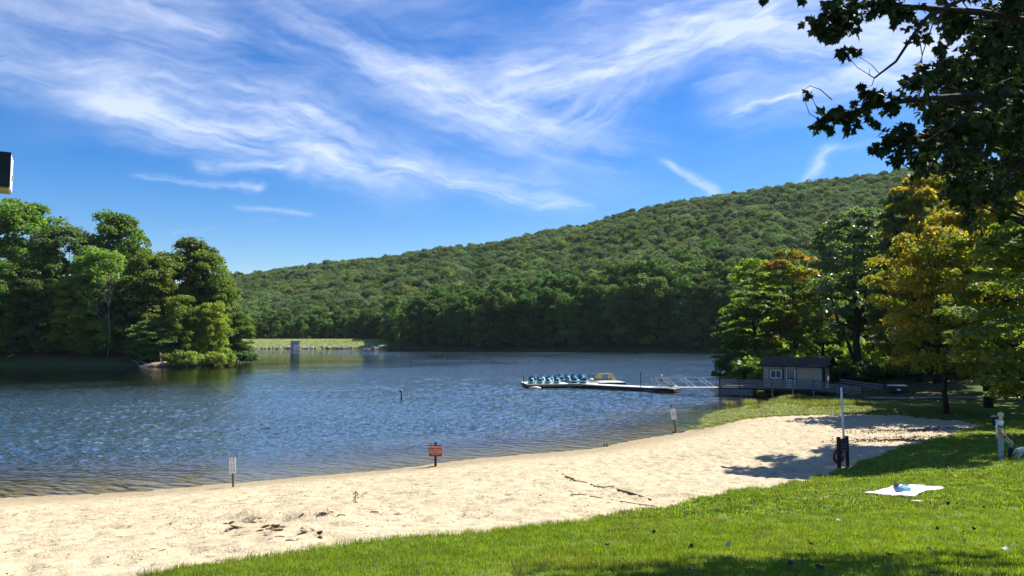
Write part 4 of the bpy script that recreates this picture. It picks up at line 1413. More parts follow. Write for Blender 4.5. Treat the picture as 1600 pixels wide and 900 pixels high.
# fallen leaves on the lawn
def dry_leaf(mat, seed):
    g = np.random.default_rng(seed)
    V, F = leaf_block(np.zeros((1, 3)), np.array([[0, 0, 1.0]]), np.array([[0, 1.0, 0]]), np.array([1.0]), fold=-.25 - .4 * g.random())
    V[:, 2] += np.abs(V[:, 1] - .4) * .3
    return mesh_np('leaf', V, F, M[mat])
DL = [dry_leaf('leaf_dry', 1), dry_leaf('leaf_dry', 2), dry_leaf('leaf_paleback', 3), dry_leaf('twig_pale', 4)]
LF = [(1393, 875, 'leaf_red', .10, 'single orange red fallen leaf on the grass near the bottom right'), (1345, 812, 'leaf_dry', .07, ''), (1410, 813, 'leaf_dry', .07, ''), (1415, 831, 'leaf_dry', .07, ''), (1444, 841, 'leaf_dry', .07, ''),
      (1484, 792, 'leaf_dry', .10, ''), (1534, 797, 'leaf_dry', .09, ''), (1509, 836, 'leaf_dry', .09, ''), (1519, 832, 'leaf_dry', .08, ''), (1511, 849, 'leaf_dry', .09, ''), (1536, 861, 'leaf_paleback', .11, ''), (1573, 868, 'leaf_paleback', .10, ''),
      (1265, 858, 'leaf_dry', .12, ''), (1310, 816, 'leaf_paleback', .08, ''), (1240, 889, 'leaf_dry', .10, ''), (1283, 893, 'leaf_dry', .10, ''), (1022, 838, 'leaf_dry', .08, ''), (953, 837, 'leaf_dry', .08, ''), (1082, 829, 'leaf_dry', .10, ''), (1105, 824, 'leaf_paleback', .09, ''),
      (1004, 810, 'leaf_dry', .08, ''), (1148, 791, 'leaf_dry', .12, ''), (1190, 843, 'leaf_dry', .10, ''), (1136, 855, 'leaf_paleback', .10, ''), (1078, 859, 'leaf_dry', .09, ''), (947, 859, 'leaf_dry', .08, ''), (1467, 830, 'leaf_dry', .07, ''), (1448, 865, 'leaf_dry', .08, ''),
      (1393, 893, 'leaf_paleback', .09, ''), (1216, 785, 'leaf_dry', .07, ''), (1492, 745, 'leaf_paleback', .10, ''), (1590, 748, 'leaf_paleback', .14, ''), (1460, 880, 'leaf_dry', .1, '')]
def on_ground(px, py):
    d = W3(px, py, 1.0); sx, k = d.x, d.z - CAM_H
    lo, hi = 3.0, 90.0
    f = lambda Y: CAM_H + k * Y - float(z_mix(np.array([sx * Y]), np.array([Y]))[0])
    Y = 4.0
    while Y < 90 and f(Y) > 0: Y += .5
    lo, hi = Y - .5, Y
    for _ in range(18):
        m_ = (lo + hi) / 2
        if f(m_) > 0: lo = m_
        else: hi = m_
    return Vector((sx * hi, hi, CAM_H + k * hi))
g = np.random.default_rng(4)
for i, (px, py, mt, s, lab) in enumerate(LF):
    q = on_ground(px, py)
    me = DL[0].copy() if False else (DL[i % 2] if mt == 'leaf_dry' else DL[2] if mt == 'leaf_paleback' else None)
    if me is None: me = dry_leaf('leaf_red', 9)
    o = link('fallen_leaf', me, None, (q.x, q.y, q.z + .05)); o.scale = (s, s, s); o.rotation_euler = (g.normal() * .5, g.normal() * .5, g.random() * 6.28)
    tag(o, lab or ('dark curled fallen leaf lying on the sunny lawn' if mt == 'leaf_dry' else 'pale fallen leaf lying on the sunny lawn'), 'leaf', None if lab else ('dark fallen leaves on the lawn' if mt == 'leaf_dry' else 'pale fallen leaves on the lawn'))

# debris on the sand: short twigs, bark crumbs and leaf litter too small and many to count
g = np.random.default_rng(14); n = 8000
V = []; F = []
yy = np.sqrt(60 + (56 ** 2 - 60) * g.random(n) ** 1.3); xx = yy * (-.78 + 1.35 * g.random(n))
k = is_sand(xx, yy) & (ground_z(xx, yy) > .1); xx, yy = xx[k], yy[k]
zq = ground_z(xx, yy) + (fbm(xx * .3, yy * .3, 61, 2) - .5) * .2
k = ((fbm(xx * .45, yy * .45, 33, 3) + .25 * g.random(len(xx))) > .56) | ((np.abs(zq - .34) < .035) & (g.random(len(xx)) < .8)); xx, yy = xx[k], yy[k]
zz = z_mix(xx, yy)
for x, y, z in zip(xx, yy, zz):
    a = g.random() * PI; L = .018 + .065 * g.random() ** 3; w = .004 + .008 * g.random(); h = w * .6 + .004
    c, s = math.cos(a) * L, math.sin(a) * L; b = len(V); tl = g.normal() * .012
    V += [(x - c, y - s, z + .001), (x + s * w / L, y - c * w / L, z + h), (x + c, y + s, z + .004 + tl * tl * 30), (x - s * w / L, y + c * w / L, z + h * .8), (x, y, z - .01)]
    F += [(b, b + 1, b + 2, b + 3), (b, b + 4, b + 1, b + 1), (b + 1, b + 4, b + 2, b + 2)]
V = np.array(V)
me = bpy.data.meshes.new('sand_debris'); me.from_pydata(V.tolist(), [], [f if f[2] != f[3] else f[:3] for f in F]); me.materials.append(M['twig'])
tag(link('sand_debris', me), 'small dark twigs and leaf litter scattered over the pale sand', 'debris', kind='stuff')
# leaf litter band in the shade at the right end of the sand
n = 2600; cxy = [(W3(1440, 673, 44), 5.0, 1.1), (W3(1470, 680, 40), 5, 1.4), (W3(1410, 688, 38.5), 3.5, .8)]
P = []
for c, rx, ry in cxy:
    P.append(np.column_stack([c.x + g.normal(size=n // 3) * rx * .5, c.y + g.normal(size=n // 3) * ry * .5]))
P = np.vstack(P); n = len(P)
scatter('leaf_litter', np.column_stack([P, z_mix(P[:, 0], P[:, 1]) + .012]), np.column_stack([g.normal(size=n) * .5, g.normal(size=n) * .5, g.random(n) * 6.28]), np.repeat((.05 + .07 * g.random(n))[:, None], 3, 1), g.integers(0, 3, n), [dry_leaf('leaf_litter', 11), dry_leaf('leaf_litter', 12), dry_leaf('leaf_dry', 13)],
        label='brown fallen leaves heaped along the shaded end of the sand', cat='leaf litter')
# woods floor debris, sun flecked pale stones
# long dark sticks and drift lines on the sand
def sticks(pix, r, lab, mat='twig'):
    pts = [on_ground(px, py) + Vector((0, 0, .015)) for px, py in pix]
    tag(MB().tube(pts, [r * (1 - .5 * i / len(pts)) for i in range(len(pts))], 5).build('stick', M[mat], smooth=True), lab, 'stick')
sticks([(870, 736), (884, 745), (896, 749), (898, 752), (912, 754), (924, 757), (930, 761), (944, 762), (960, 760)], .028, 'long crooked dark branch lying on the middle of the sand')
sticks([(963, 765), (976, 769), (988, 772), (1000, 776), (1018, 782)], .035, 'thicker dark driftwood branch continuing towards the lawn')
sticks([(892, 773), (910, 774), (940, 779), (970, 784), (1000, 789), (1020, 791), (1034, 795)], .014, 'thin curved reddish twig line below the long crooked branch')
sticks([(884, 763), (890, 768), (905, 771), (914, 774)], .010, 'thin curled root fibre left of the curved twig line')
sticks([(559, 774), (556, 768), (555, 784), (566, 791)], .014, 'small upright forked twig left of the middle of the sand')
for i, (px, py) in enumerate([(490, 800), (504, 802), (520, 800), (533, 806), (585, 800), (622, 803)]):
    sticks([(px - 6, py + 1), (px, py - 1 + i % 3), (px + 7, py + (i * 7) % 3)], .012, ['dark twig nearest the dug mound', 'second twig right of the dug mound', 'third twig in the row right of the mound', 'dark crumb of bark below the twig row', 'short twig in the middle of the twig row', 'rightmost bent twig of the row beside the mound', 'low pale shadowed twig under the row start', 'loose dark twig under the twig row'][i])
# pale half buried rock slab and wood lumps in the dug mound
def rock(name, c, d, seed, mat, rz=0.0, sub=2):
    g = np.random.default_rng(seed)
    bm = bmesh.new(); bmesh.ops.create_icosphere(bm, subdivisions=sub, radius=.5)
    for v in bm.verts:
        n_ = float(fbm(np.array(v.co.x * 3 + seed), np.array(v.co.y * 3 + v.co.z * 2), seed, 2))
        v.co *= .72 + .6 * n_
        v.co.x = round(v.co.x * 5) / 5 * .4 + v.co.x * .6
    me = bpy.data.meshes.new(name); bm.to_mesh(me); bm.free(); me.materials.append(M[mat])
    o = link(name, me, None, c); o.scale = d; o.rotation_euler = (g.normal() * .2, g.normal() * .2, rz)
    return o
tag(rock('stone', on_ground(385, 815), (.55, .30, .09), 3, 'sand', .2), 'low pale sand covered stone in the dug mound, left side', 'stone')
tag(rock('stone', on_ground(452, 822) , (.7, .3, .06), 5, 'sand', -.2), 'flat pale sand covered stone in the dug mound, right side', 'stone')
for i, (px, py, w) in enumerate([(372, 824, .55), (357, 829, .25), (403, 830, .3), (420, 836, .3), (436, 839, .28), (407, 809, .14), (470, 806, .3)]):
    q = on_ground(px, py)
    o = tag(rock('driftwood', q + Vector((0, 0, .0)), (w * .7, .07, .04), 20 + i, 'twig_pale' if i % 2 else 'twig', .1 * i), ['longest dark driftwood piece under the left stone of the dug mound', 'short driftwood lump left of the dug mound', 'driftwood chunk in front of the dug mound', 'second driftwood chunk in front of the dug mound', 'third driftwood chunk at the right front of the mound', 'small upright root stub on the back of the mound', 'brown driftwood sliver right behind the mound'][i], 'driftwood')

g = np.random.default_rng(17)
for i in range(20):
    px = 350 + 150 * g.random(); py = 826 + 12 * g.normal() * .5 + (px - 420) * .04
    q = on_ground(px, py)
    w = .10 + .22 * g.random()
    o = rock('driftwood', q, (w, .05 + .05 * g.random(), .04 + .04 * g.random()), 120 + i, 'twig' if i % 3 else 'twig_pale', g.normal() * .4, 1)
    tag(o, 'small brown driftwood crumb in the dug patch of sand', 'driftwood', 'driftwood crumbs in the dug patch')


# ------------------------------------------------------------------ signs and posts on the beach
def rot3(o, rx=0, ry=0, rz=0): o.rotation_euler = (rx, ry, rz); return o


def red_sign():
    q = on_ground(680.5, 729); s = q.y / 1155
    t = empty('warning_sign', q, R(-4), 'red WARNING board on a dark post at the water edge', 'sign')
    hgt = 37.5 * s
    MB().box((0, 0, hgt / 2 - .2), (.11, .11, hgt + .4), ch=.02).build('post', M['post_dark'], t)
    w, h = 20 * s, 17 * s; zc = hgt - 5 * s - h / 2 + .02
    p = MB().box((0, -.075, zc), (w, .03, h), ch=.0)
    po = p.build('board', M['red'], t)
    rim = MB()
    for a, b in (((-w / 2, -.09, zc + h / 2), (w / 2, -.09, zc + h / 2)), ((-w / 2, -.09, zc - h / 2), (w / 2, -.09, zc - h / 2))): rim.bar(a, b, .012, .02)
    rim.build('board_edge', M['red_dark'], po)
    y = -.094; rr = (PI / 2, 0, 0)
    for txt, sz, dz in (('WARNING', .135, .165), ('NO SWIMMING', .078, .04), ('BEYOND', .078, -.06), ('THIS POINT', .072, -.155)):
        text('lettering', txt, sz, M['letter'], po, (0, y, zc + dz * h / .515), rr, bold=.002)
    for sx in (-1, 1):
        m_ = MB(); n = 20; r0, r1 = .058, .038
        vs = [(sx * .225 + r * math.cos(2 * PI * i / n), y - .003, zc - .065 + r * math.sin(2 * PI * i / n)) for r in (r0, r1) for i in range(n)]
        m_.add(vs, [(i, (i + 1) % n, n + (i + 1) % n, n + i) for i in range(n)])
        m_.box((sx * .225, y - .002, zc - .065), (.085, .004, .014), rot=Euler((0, R(45), 0)))
        m_.build('prohibition_symbol', M['letter'], po)
    MB().tube([(0, 0, .02), (-.12, -.15, .03), (-.32, -.2, .015)], [.02, .015, .008], 5).build('foot_strip', M['twig'], t)  # thin dark strip running left and forward from the post foot


def white_sign():
    q = on_ground(364.5, 761); s = q.y / 1155
    t = empty('notice_sign', q, R(3), 'upright narrow white sign with small dark lettering, leftmost sign on the beach', 'sign')
    t.rotation_euler = (0, R(-2.5), R(3))
    H = 45 * s; h = 24 * s; w = 10 * s
    MB().box((0, 0, H / 2 - .35), (.085, .06, H + .3), ch=.012).build('post', M['post_green'], t)
    b = MB().box((0, -.045, H - h / 2), (w, .018, h)).build('panel', M['white'], t)
    for tx, x, z0 in (('S\nW\nI\nM', -.065, .13), ('A\nR\nE\nA', .045, .13), ('C\nL\nO', -.04, -.17), ('S\nE\nD', .06, -.17)):
        text('lettering', tx, .085, M['ink'], b, (x, -.056, H - h / 2 + z0 + .04), (PI / 2, 0, 0))


def leaning_sign():
    q = on_ground(1056.5, 676); s = q.y / 1155
    t = empty('notice_sign', q, 0, 'white sign on a leaning weathered post with debris at its foot, by the water', 'sign')
    t.rotation_euler = (0, R(-9), 0)
    H = 44 * s
    MB().box((0, 0, H / 2 - .1), (.10, .08, H + .2), ch=.015).build('post', M['post_green'], t)
    b = MB().box((.01, -.055, H - 15 * s), (8.2 * s, .02, 17 * s)).build('panel', M['white'], t)
    text('lettering', 'SWIM\nAREA\nCLOSED', .07, M['ink'], b, (.01, -.067, H - 15 * s), (PI / 2, 0, R(0)))
    g = np.random.default_rng(6)
    for i in range(7):
        a = g.random() * 6.28; r = .3 * g.random()
        o = rock('driftwood', q + Vector((math.cos(a) * r * 1.6, math.sin(a) * r, .03)), (.26, .16, .13), 60 + i, 'twig', a, 1)
        tag(o, 'dark sodden driftwood lump heaped round the foot of the leaning sign post', 'driftwood', 'driftwood at the leaning sign')


red_sign(); white_sign(); leaning_sign()
for px, lab in ((944.3, 'left one of two short dark stakes close together at the water edge'), (948.2, 'right one of two short dark stakes close together at the water edge')):
    q = on_ground(px, 698)
    tag(MB().tube([q - Vector((0, 0, .1)), q + Vector((0, 0, .10)), q + Vector((.01, 0, .17))], [.045, .042, .02], 6).build('stake', M['twig']), lab, 'stake')
q = W0(627, 624.5)
t = empty('marker_post', q, 0, 'lone dark post with a grey knob standing in the open water', 'post')
MB().tube([(0, 0, -1), (.02, 0, .35), (-.03, 0, .72)], [.085, .08, .06], 8).build('pole', M['black'], t)
MB().tube([(-.03, 0, .70), (-.05, 0, .76), (-.03, 0, .88), (.0, 0, .98)], [.05, .15, .16, .05], 10).build('knob', simple('knob_grey', (.16, .17, .19), .7, .3), t, smooth=True)

# notice board with the rescue ring, and the tall white pole
qa, qb = on_ground(1311.5, 733), on_ground(1324.5, 730)
t = empty('notice_board', qa, 0, 'dark brown board between two posts at the edge of the lawn', 'notice board')
v = qb - qa; s = qa.y / 1155
Ha = 49 * s
pa = MB().box((0, 0, Ha / 2 - .2), (.15, .15, Ha + .4), ch=.04).build('post', M['post_dark'], t)
pb = MB().box((v.x, v.y, v.z + 48 * s / 2 - .2), (.13, .13, 48 * s + .4), ch=.04).build('post', M['post_dark'], t)
bx = MB(); zt = Ha - .10; hb = .52
vs = []
for off in (-.03, .03):
    nrm = Vector((-v.y, v.x, 0)).normalized() * off
    for f, dz in ((.0, 0), (1., .04)):
        for zz in (zt, zt - hb): vs.append(Vector((v.x * f, v.y * f, zz + dz)) + nrm)
bx.add(vs, [(0, 1, 3, 2), (4, 6, 7, 5), (0, 2, 6, 4), (1, 5, 7, 3), (0, 4, 5, 1), (2, 3, 7, 6)])
bo = bx.build('board', M['sign_brown'], t)
nr = Vector((v.y, -v.x, 0)).normalized() * .045
if nr.y > 0: nr = -nr
for i, (tx, m_) in enumerate((('RESCUE', 'red'), ('EQUIPMENT', 'routed'), ('FOR EMERGENCY', 'routed'), ('USE ONLY', 'routed'))):
    o = text('lettering', tx, .105 if i < 1 else .085, M[m_], bo, (v.x * .5 + nr.x, v.y * .5 + nr.y, zt - .08 - i * .125), (PI / 2, 0, math.atan2(v.y, v.x)), bold=.004)
# ring buoy seen almost edge on
me = bpy.data.meshes.new('ring'); bm = bmesh.new()
n, m_ = 24, 8
for i in range(n):
    for j in range(m_):
        a, b = 2 * PI * i / n, 2 * PI * j / m_
        bm.verts.new(((.25 + .065 * math.cos(b)) * math.cos(a), .055 * math.sin(b), (.25 + .065 * math.cos(b)) * math.sin(a)))
bm.verts.ensure_lookup_table()
for i in range(n):
    for j in range(m_):
        bm.faces.new([bm.verts[k] for k in (i * m_ + j, ((i + 1) % n) * m_ + j, ((i + 1) % n) * m_ + (j + 1) % m_, i * m_ + (j + 1) % m_)])
bm.to_mesh(me); bm.free(); me.materials.append(M['red_dark'])
for p in me.polygons: p.use_smooth = True
rb_ = empty('ring_buoy', qa + Vector((.02, .02, Ha - .80)), math.atan2(v.y, v.x), 'dark red rescue ring hanging below the brown board', 'life ring')
rb_.location += Vector((-.02, .06, 0))
link('ring', me, rb_)
MB().tube([(.0, -.08, .24), (.1, -.09, .0), (.12, -.09, -.22), (.16, -.09, -.45)], [.012] * 4, 5).build('rope', M['cloth_grey'], rb_)
pb_ = MB().tube([(.26, -.05, .18), (.27, -.05, .02), (.25, -.05, -.2)], [.075, .085, .03], 8).build('throw_bag', simple('bag_grey', (.20, .20, .21), .8, .3), None, smooth=True)
pb_.location = rb_.location; pb_.rotation_euler = rb_.rotation_euler
tag(pb_, 'grey throw bag hanging between the posts of the brown board', 'rescue bag')
q = on_ground(1322.8, 729.5) + Vector((0.02, .18, 0)); s = q.y / 1155
t = empty('white_pole', q, 0, 'tall thin white pole rising behind the brown board', 'pole')
t.rotation_euler = (0, R(-1.2), 0)
MB().tube([(0, 0, -.2), (0, 0, 119 * s)], [.045, .042], 10).build('shaft', simple('pole_white', (.62, .62, .60), .5, .4), t, smooth=True)
MB().tube([(0, 0, 119 * s), (0, 0, 120 * s)], [.05, .05], 10).build('cap', M['lamp_pale'], t)

# box at the upper left edge of the view (end of a fixture on the pavilion)
o0 = W3(16.5, 265, 4.0)
t = empty('wall_fixture', o0, R(31), 'dark box with pale lit side, cut off by the left edge above the trees', 'box fixture')
hz_ = .096
MB().box((-.35, .006, 0), (.70, .012, hz_ * 2)).build('front_panel', M['lamp_dark'], t)  # face turned from the sun; its shade is put into the dark colour
MB().box((-.352, .118, 0), (.70, .21, hz_ * 2 - .004)).build('casing', M['lamp_pale'], t)  # sunlit right side; its brightness is put into the pale colour
MB().box((-.352, .116, -hz_ - .003), (.69, .20, .008)).build('underside', M['lamp_tan'], t)
MB().box((.001, .15, -.02), (.008, .03, .025)).build('catch', M['lamp_tan'], t)
MB().bar((-.4, .12, .05), (-2.2, .12, .05), .06).build('bracket', M['lamp_dark'], t)

# ------------------------------------------------------------------ picnic blanket
BP = [(1350, 773.5), (1372, 769.5), (1386, 766), (1397, 761.5), (1406, 759), (1412, 761), (1432, 761), (1449, 762.5), (1458, 765), (1472, 763), (1477, 764.5), (1462, 768), (1449, 768.5), (1440, 773), (1428, 778.5), (1414, 777.5), (1392, 776), (1370, 774.5)]
BW = [tuple(on_ground(*q))[:2] for q in BP]
bxs = [q[0] for q in BW]; bys = [q[1] for q in BW]
def z_bl(x, y):
    d = poly_dist(x, y, BW)
    return z_mix(x, y) + .055 + (fbm(x * 2.4, y * 2.4, 7, 3) - .5) * .10 + (np.abs(fbm(x * 5 + y * 2, y * 4, 17, 2) - .5)) * .07 - np.clip(.06 - d, 0, .06) * .5
o = grid_obj('picnic_blanket', np.arange(min(bxs) - .05, max(bxs) + .05, .018), np.arange(min(bys) - .05, max(bys) + .05, .018), z_bl, lambda x, y: in_poly(x, y, BW), M['cloth_white'], kind=None)
tag(o, 'rumpled white blanket spread on the sunny lawn', 'blanket')
sd = o.modifiers.new('thickness', 'SOLIDIFY'); sd.thickness = .012; sd.offset = 1
q = on_ground(1409, 772)
t = empty('jacket', q + Vector((0, 0, .09)), .3, 'crumpled blue garment lying on the white blanket', 'jacket')
def blob(name, c, d, seed, mat, parent, sub=3, k=3.2, amp=.75):
    bm = bmesh.new(); bmesh.ops.create_icosphere(bm, subdivisions=sub, radius=.5)
    for v_ in bm.verts:
        n_ = float(fbm(np.array(v_.co.x * k + seed + v_.co.z), np.array(v_.co.y * k + v_.co.z * 2.2), seed, 3)); v_.co *= (1 - amp / 2 + amp * n_)
    me = bpy.data.meshes.new(name); bm.to_mesh(me); bm.free(); me.materials.append(M[mat])
    for p in me.polygons: p.use_smooth = True
    o = link(name, me, parent, c); o.scale = d; return o
blob('body', (0, 0, .03), (.36, .30, .17), 4, 'cloth_blue', t)
blob('sleeve', (.11, .02, .06), (.26, .14, .12), 9, 'cloth_blue', t)
blob('lining', (-.12, .04, .07), (.10, .16, .20), 12, 'cloth_grey', t)
MB().tube([(-.15, -.02, .12), (-.08, -.06, .17), (.0, -.05, .16), (.1, -.02, .14), (.17, -.04, .06)], .012, 6).build('strap', M['cloth_grey'], t, smooth=True)
q = on_ground(1432, 786)
tag(blob('flip_flop', q + Vector((0, 0, .045)), (.26, .10, .03), 2, 'leaf_paleback', None), 'flat pale object on the grass just below the right part of the blanket', 'sandal')

# ------------------------------------------------------------------ woman and dog
def woman():
    q = on_ground(1561, 719); s = .02294 * q.y / 26.5 if False else 1.0
    t = empty('person', q, 0, 'blond woman in white T-shirt and pale wide trousers, looking down towards the dog', 'person')
    t.scale = (q.y / 1155 * 72 / 1.66,) * 3
    E = lambda n: [(i, i + 1) for i in range(n - 1)]
    # body: pelvis-rooted, head, arms with hands, legs
    P = [(.05, 0, .90, .12, .10), (.055, 0, 1.05, .08, .075), (.045, 0, 1.20, .085, .08), (.06, 0, 1.34, .08, .06), (.10, 0, 1.43, .045, .05), (.135, 0, 1.49, .05, .055), (.16, 0, 1.56, .075, .09), (.15, 0, 1.62, .05, .06)]
    Ed = E(8)
    def chain(frm, pts):
        k = len(P); P.extend(pts); Ed.append((frm, k)); Ed.extend([(k + i, k + i + 1) for i in range(len(pts) - 1)])
    chain(3, [(.02, -.17, 1.34, .048), (-.05, -.21, 1.17, .042), (-.075, -.22, 1.03, .038), (.12, -.21, .90, .030), (.25, -.14, .76, .024), (.30, -.12, .73, .030, .018)])
    chain(3, [(.08, .17, 1.34, .048), (.10, .21, 1.17, .042), (.16, .20, 1.04, .038), (.27, .12, .88, .032), (.37, .05, .74, .024), (.41, .03, .70, .030, .018)])
    chain(0, [(.02, -.09, .84, .10), (.03, -.10, .46, .058), (.0, -.10, .09, .042), (.09, -.11, .03, .035)])
    chain(0, [(.14, .09, .82, .10), (.54, .12, .55, .062), (.47, .12, .16, .042), (.57, .12, .05, .035)])
    body = skin('body', P, Ed, M['skin'], t, 2)
    for (hx, hy, hz), dr in (((.30, -.12, .73), (.7, .2, -.7)), ((.41, .03, .70), (.7, -.1, -.7))):
        d = Vector(dr).normalized(); side = Vector((0, 1, 0))
        for i in range(5):
            off = side * (i - 1.5) * .017 if i < 4 else side * -.035
            L = (.055, .065, .06, .048, .04)[i]
            st = Vector((hx, hy, hz)) + off + (d * .02 if i < 4 else -d * .01)
            d2 = (d + Vector((-.5, 0, -.5))).normalized() if i < 4 else (d + Vector((0, -.6, 0))).normalized()
            skin('finger' if i < 4 else 'thumb', [(*st, .009), (*(st + d * L * .5), .008), (*(st + d * L * .5 + d2 * L * .5), .006)], [(0, 1), (1, 2)], M['skin'], body, 1)
    # face: nose, ears, brow
    blob('nose', (.235, 0, 1.545), (.035, .025, .045), 1, 'skin', body, 2)
    for sy in (-1, 1):
        blob('eye', (.222, sy * .032, 1.572), (.014, .022, .012), 1, 'black', body, 1)
        blob('ear', (.15, sy * .082, 1.55), (.035, .015, .05), 1, 'skin', body, 2)
    blob('mouth', (.225, 0, 1.508), (.018, .045, .012), 1, 'red_dark', body, 1)
    # hair: cap of hair and a long fall over the shoulder
    hair = blob('hair', (.12, 0, 1.60), (.20, .175, .20), 3, 'hair_blond', t, 3, 2.0, .12)
    blob('hair_fall', (.085, -.05, 1.46), (.12, .11, .32), 5, 'hair_blond', t, 3, 3.0, .25)
    blob('hair_end', (.115, -.09, 1.33), (.10, .08, .22), 7, 'hair_blond', t, 3, 3.0, .3)
    skin('sunglasses', [(.232, -.05, 1.577, .016, .02), (.240, 0, 1.577, .010), (.232, .05, 1.577, .016, .02)], [(0, 1), (1, 2)], M['black'], t, 1)
    # white T-shirt with sleeves
    SP_ = [(.055, 0, .90, .125, .13), (.055, 0, 1.06, .112, .115), (.045, 0, 1.20, .122, .12), (.055, 0, 1.33, .115, .10), (.085, 0, 1.40, .06, .06)]
    SE = E(5); k = 5
    SP_ += [(.015, -.17, 1.35, .068), (-.035, -.205, 1.22, .066), (.08, .17, 1.35, .068), (.10, .205, 1.22, .066)]
    SE += [(3, 5), (5, 6), (3, 7), (7, 8)]
    shirt = skin('t_shirt', SP_, SE, M['shirt'], t, 2)
    for c, e in (((-.035, -.205, 1.225), (-.047, -.21, 1.185)), ((.10, .205, 1.225), (.102, .21, 1.185))):
        MB().tube([c, e], [.072, .070], 12).build('sleeve_band', M['navy'], shirt, smooth=True)
    # pale trousers: straight leg behind, bent leg in front
    skin('trousers', [(.055, 0, .90, .13, .12), (.055, 0, .97, .11, .105), (.03, -.08, .80, .115), (.03, -.09, .50, .085), (.01, -.10, .20, .085), (.0, -.10, .09, .09), (.17, .09, .80, .125), (.36, .11, .68, .11), (.55, .12, .57, .095), (.535, .12, .46, .08)],
         [(0, 1), (0, 2), (2, 3), (3, 4), (4, 5), (0, 6), (6, 7), (7, 8), (8, 9)], M['trousers'], t, 2)
    skin('dark_lower_leg', [(.53, .12, .46, .075), (.49, .12, .28, .075), (.465, .12, .10, .06), (.47, .12, .05, .05), (.58, .12, .035, .035)], E(5), M['black'], t, 2)  # front leg only: black from the knee down to the toe
    skin('shoe', [(-.03, -.11, .045, .04), (.05, -.11, .045, .042), (.14, -.11, .03, .032)], E(3), M['white'], t, 2)
    # dark waist bag, shoulder strap, cap slung behind the neck
    skin('waist_bag', [(.16, -.13, .93, .05, .04), (.17, -.10, .86, .07, .05), (.19, -.06, .80, .05, .04)], E(3), M['black'], t, 2)
    MB().tube([(-.02, -.10, .98), (-.085, -.14, 1.15), (-.03, -.15, 1.33), (.06, -.12, 1.42), (.14, -.11, 1.33), (.18, -.11, 1.12), (.17, -.12, .95)], .014, 6).build('shoulder_strap', M['navy'], t, smooth=True)
    blob('cap', (-.09, .05, 1.545), (.17, .15, .07), 4, 'cap', t, 2, 2.0, .15)
    blob('cap_brim', (-.17, .05, 1.53), (.12, .13, .02), 4, 'cap', t, 2, 2.0, .1)
    MB().tube([(-.09, .04, 1.50), (-.12, .04, 1.38), (-.10, .04, 1.22)], [.05, .06, .04], 8).build('backpack_top', M['black'], t, smooth=True)
    return t


woman()


def dog():
    q = on_ground(1587, 718.5)
    t = empty('dog', q, 0, 'small pale dog whose rear half shows at the right edge of the photo', 'dog')
    f = q.y / 1155
    t.scale = (f * 44,) * 3
    # x to the right (head), unit = body scale
    P = [(.12, 0, .34, .085, .10), (.28, 0, .35, .085, .11), (.46, 0, .35, .10, .13), (.62, 0, .36, .10, .14), (.72, 0, .43, .07, .08), (.80, 0, .52, .06, .065), (.86, 0, .56, .065, .07), (.95, 0, .54, .035, .035), (1.01, 0, .53, .025, .022)]
    Ed = [(i, i + 1) for i in range(8)]
    def chain(frm, pts):
        k = len(P); P.extend(pts); Ed.append((frm, k)); Ed.extend([(k + i, k + i + 1) for i in range(len(pts) - 1)])
    for sy in (-1, 1):
        chain(0, [(.13, sy * .065, .27, .065), (.17, sy * .07, .19, .04), (.06, sy * .07, .12, .024), (.075, sy * .07, .03, .022), (.11, sy * .07, .018, .024)])
        chain(3, [(.62, sy * .075, .25, .05), (.61, sy * .075, .15, .03), (.62, sy * .075, .04, .022), (.65, sy * .075, .018, .024)])
    chain(0, [(.03, 0, .37, .03), (-.02, 0, .30, .024), (-.05, 0, .20, .016)])
    b = skin('body', P, Ed, M['fur'], t, 2)
    for sy in (-1, 1):
        skin('ear', [(.85, sy * .05, .60, .025), (.84, sy * .075, .56, .022), (.85, sy * .08, .51, .012)], [(0, 1), (1, 2)], M['hair_dark'], b, 1)
        blob('eye', (.905, sy * .04, .575), (.018, .012, .018), 1, 'black', b, 1)
    blob('nose', (1.03, 0, .535), (.025, .03, .025), 1, 'black', b, 1)
    MB().tube([(.32, -.06, .44), (.34, 0, .475), (.36, .06, .44)], .018, 6).build('harness', M['white'], t, smooth=True)
    return t


dog()
# lead from the woman's hand to the dog
a_ = on_ground(1561, 719); d_ = on_ground(1587, 718.5)
k_ = a_.y / 1155 * 72 / 1.66
h_ = a_ + Vector((.36 * k_, -.05 * k_, .70 * k_)); e_ = d_ + Vector((.34 * d_.y / 1155 * 44, 0, .48 * d_.y / 1155 * 44))
tag(MB().tube([h_, h_.lerp(e_, .35) - Vector((0, 0, .10)), h_.lerp(e_, .7) - Vector((0, 0, .10)), e_], .008, 5).build('dog_lead', M['cloth_grey']), 'thin lead running from the hands of the woman down to the dog', 'dog lead')

# ------------------------------------------------------------------ boathouse
A0 = Vector((26.3, 78.0, 0)); ph = R(-34)
bh = empty('boathouse', (A0.x, A0.y, .87), ph, 'low tan boathouse with dark shingle roof behind the boardwalk railing', 'boathouse')
BL, BD, BHt = 5.93, 4.6, 2.35
mb = MB()
mb.box((BL / 2, BD / 2, BHt / 2), (BL, BD, BHt))
mb.prism([(-.0, BHt), (BD, BHt), (BD / 2, BHt + .72)], .02, BL - .02, lambda x, z, y: (y, x, z))
wall = mb.build('wall', M['siding'], bh)
bt = MB()
for i in range(30):
    x = .1 + i * BL / 30
    if 2.3 < x < 3.35 or .7 < x < 2.05:
        if .7 < x < 2.05: bt.box((x, -.012, 2.14), (.03, .03, .40)); bt.box((x, -.012, .4), (.03, .03, .8))
        continue
    bt.box((x, -.012, BHt / 2), (.03, .03, BHt - .02))
tag(bt.build('battens', M['siding'], wall), kind='stuff')
ct = MB()
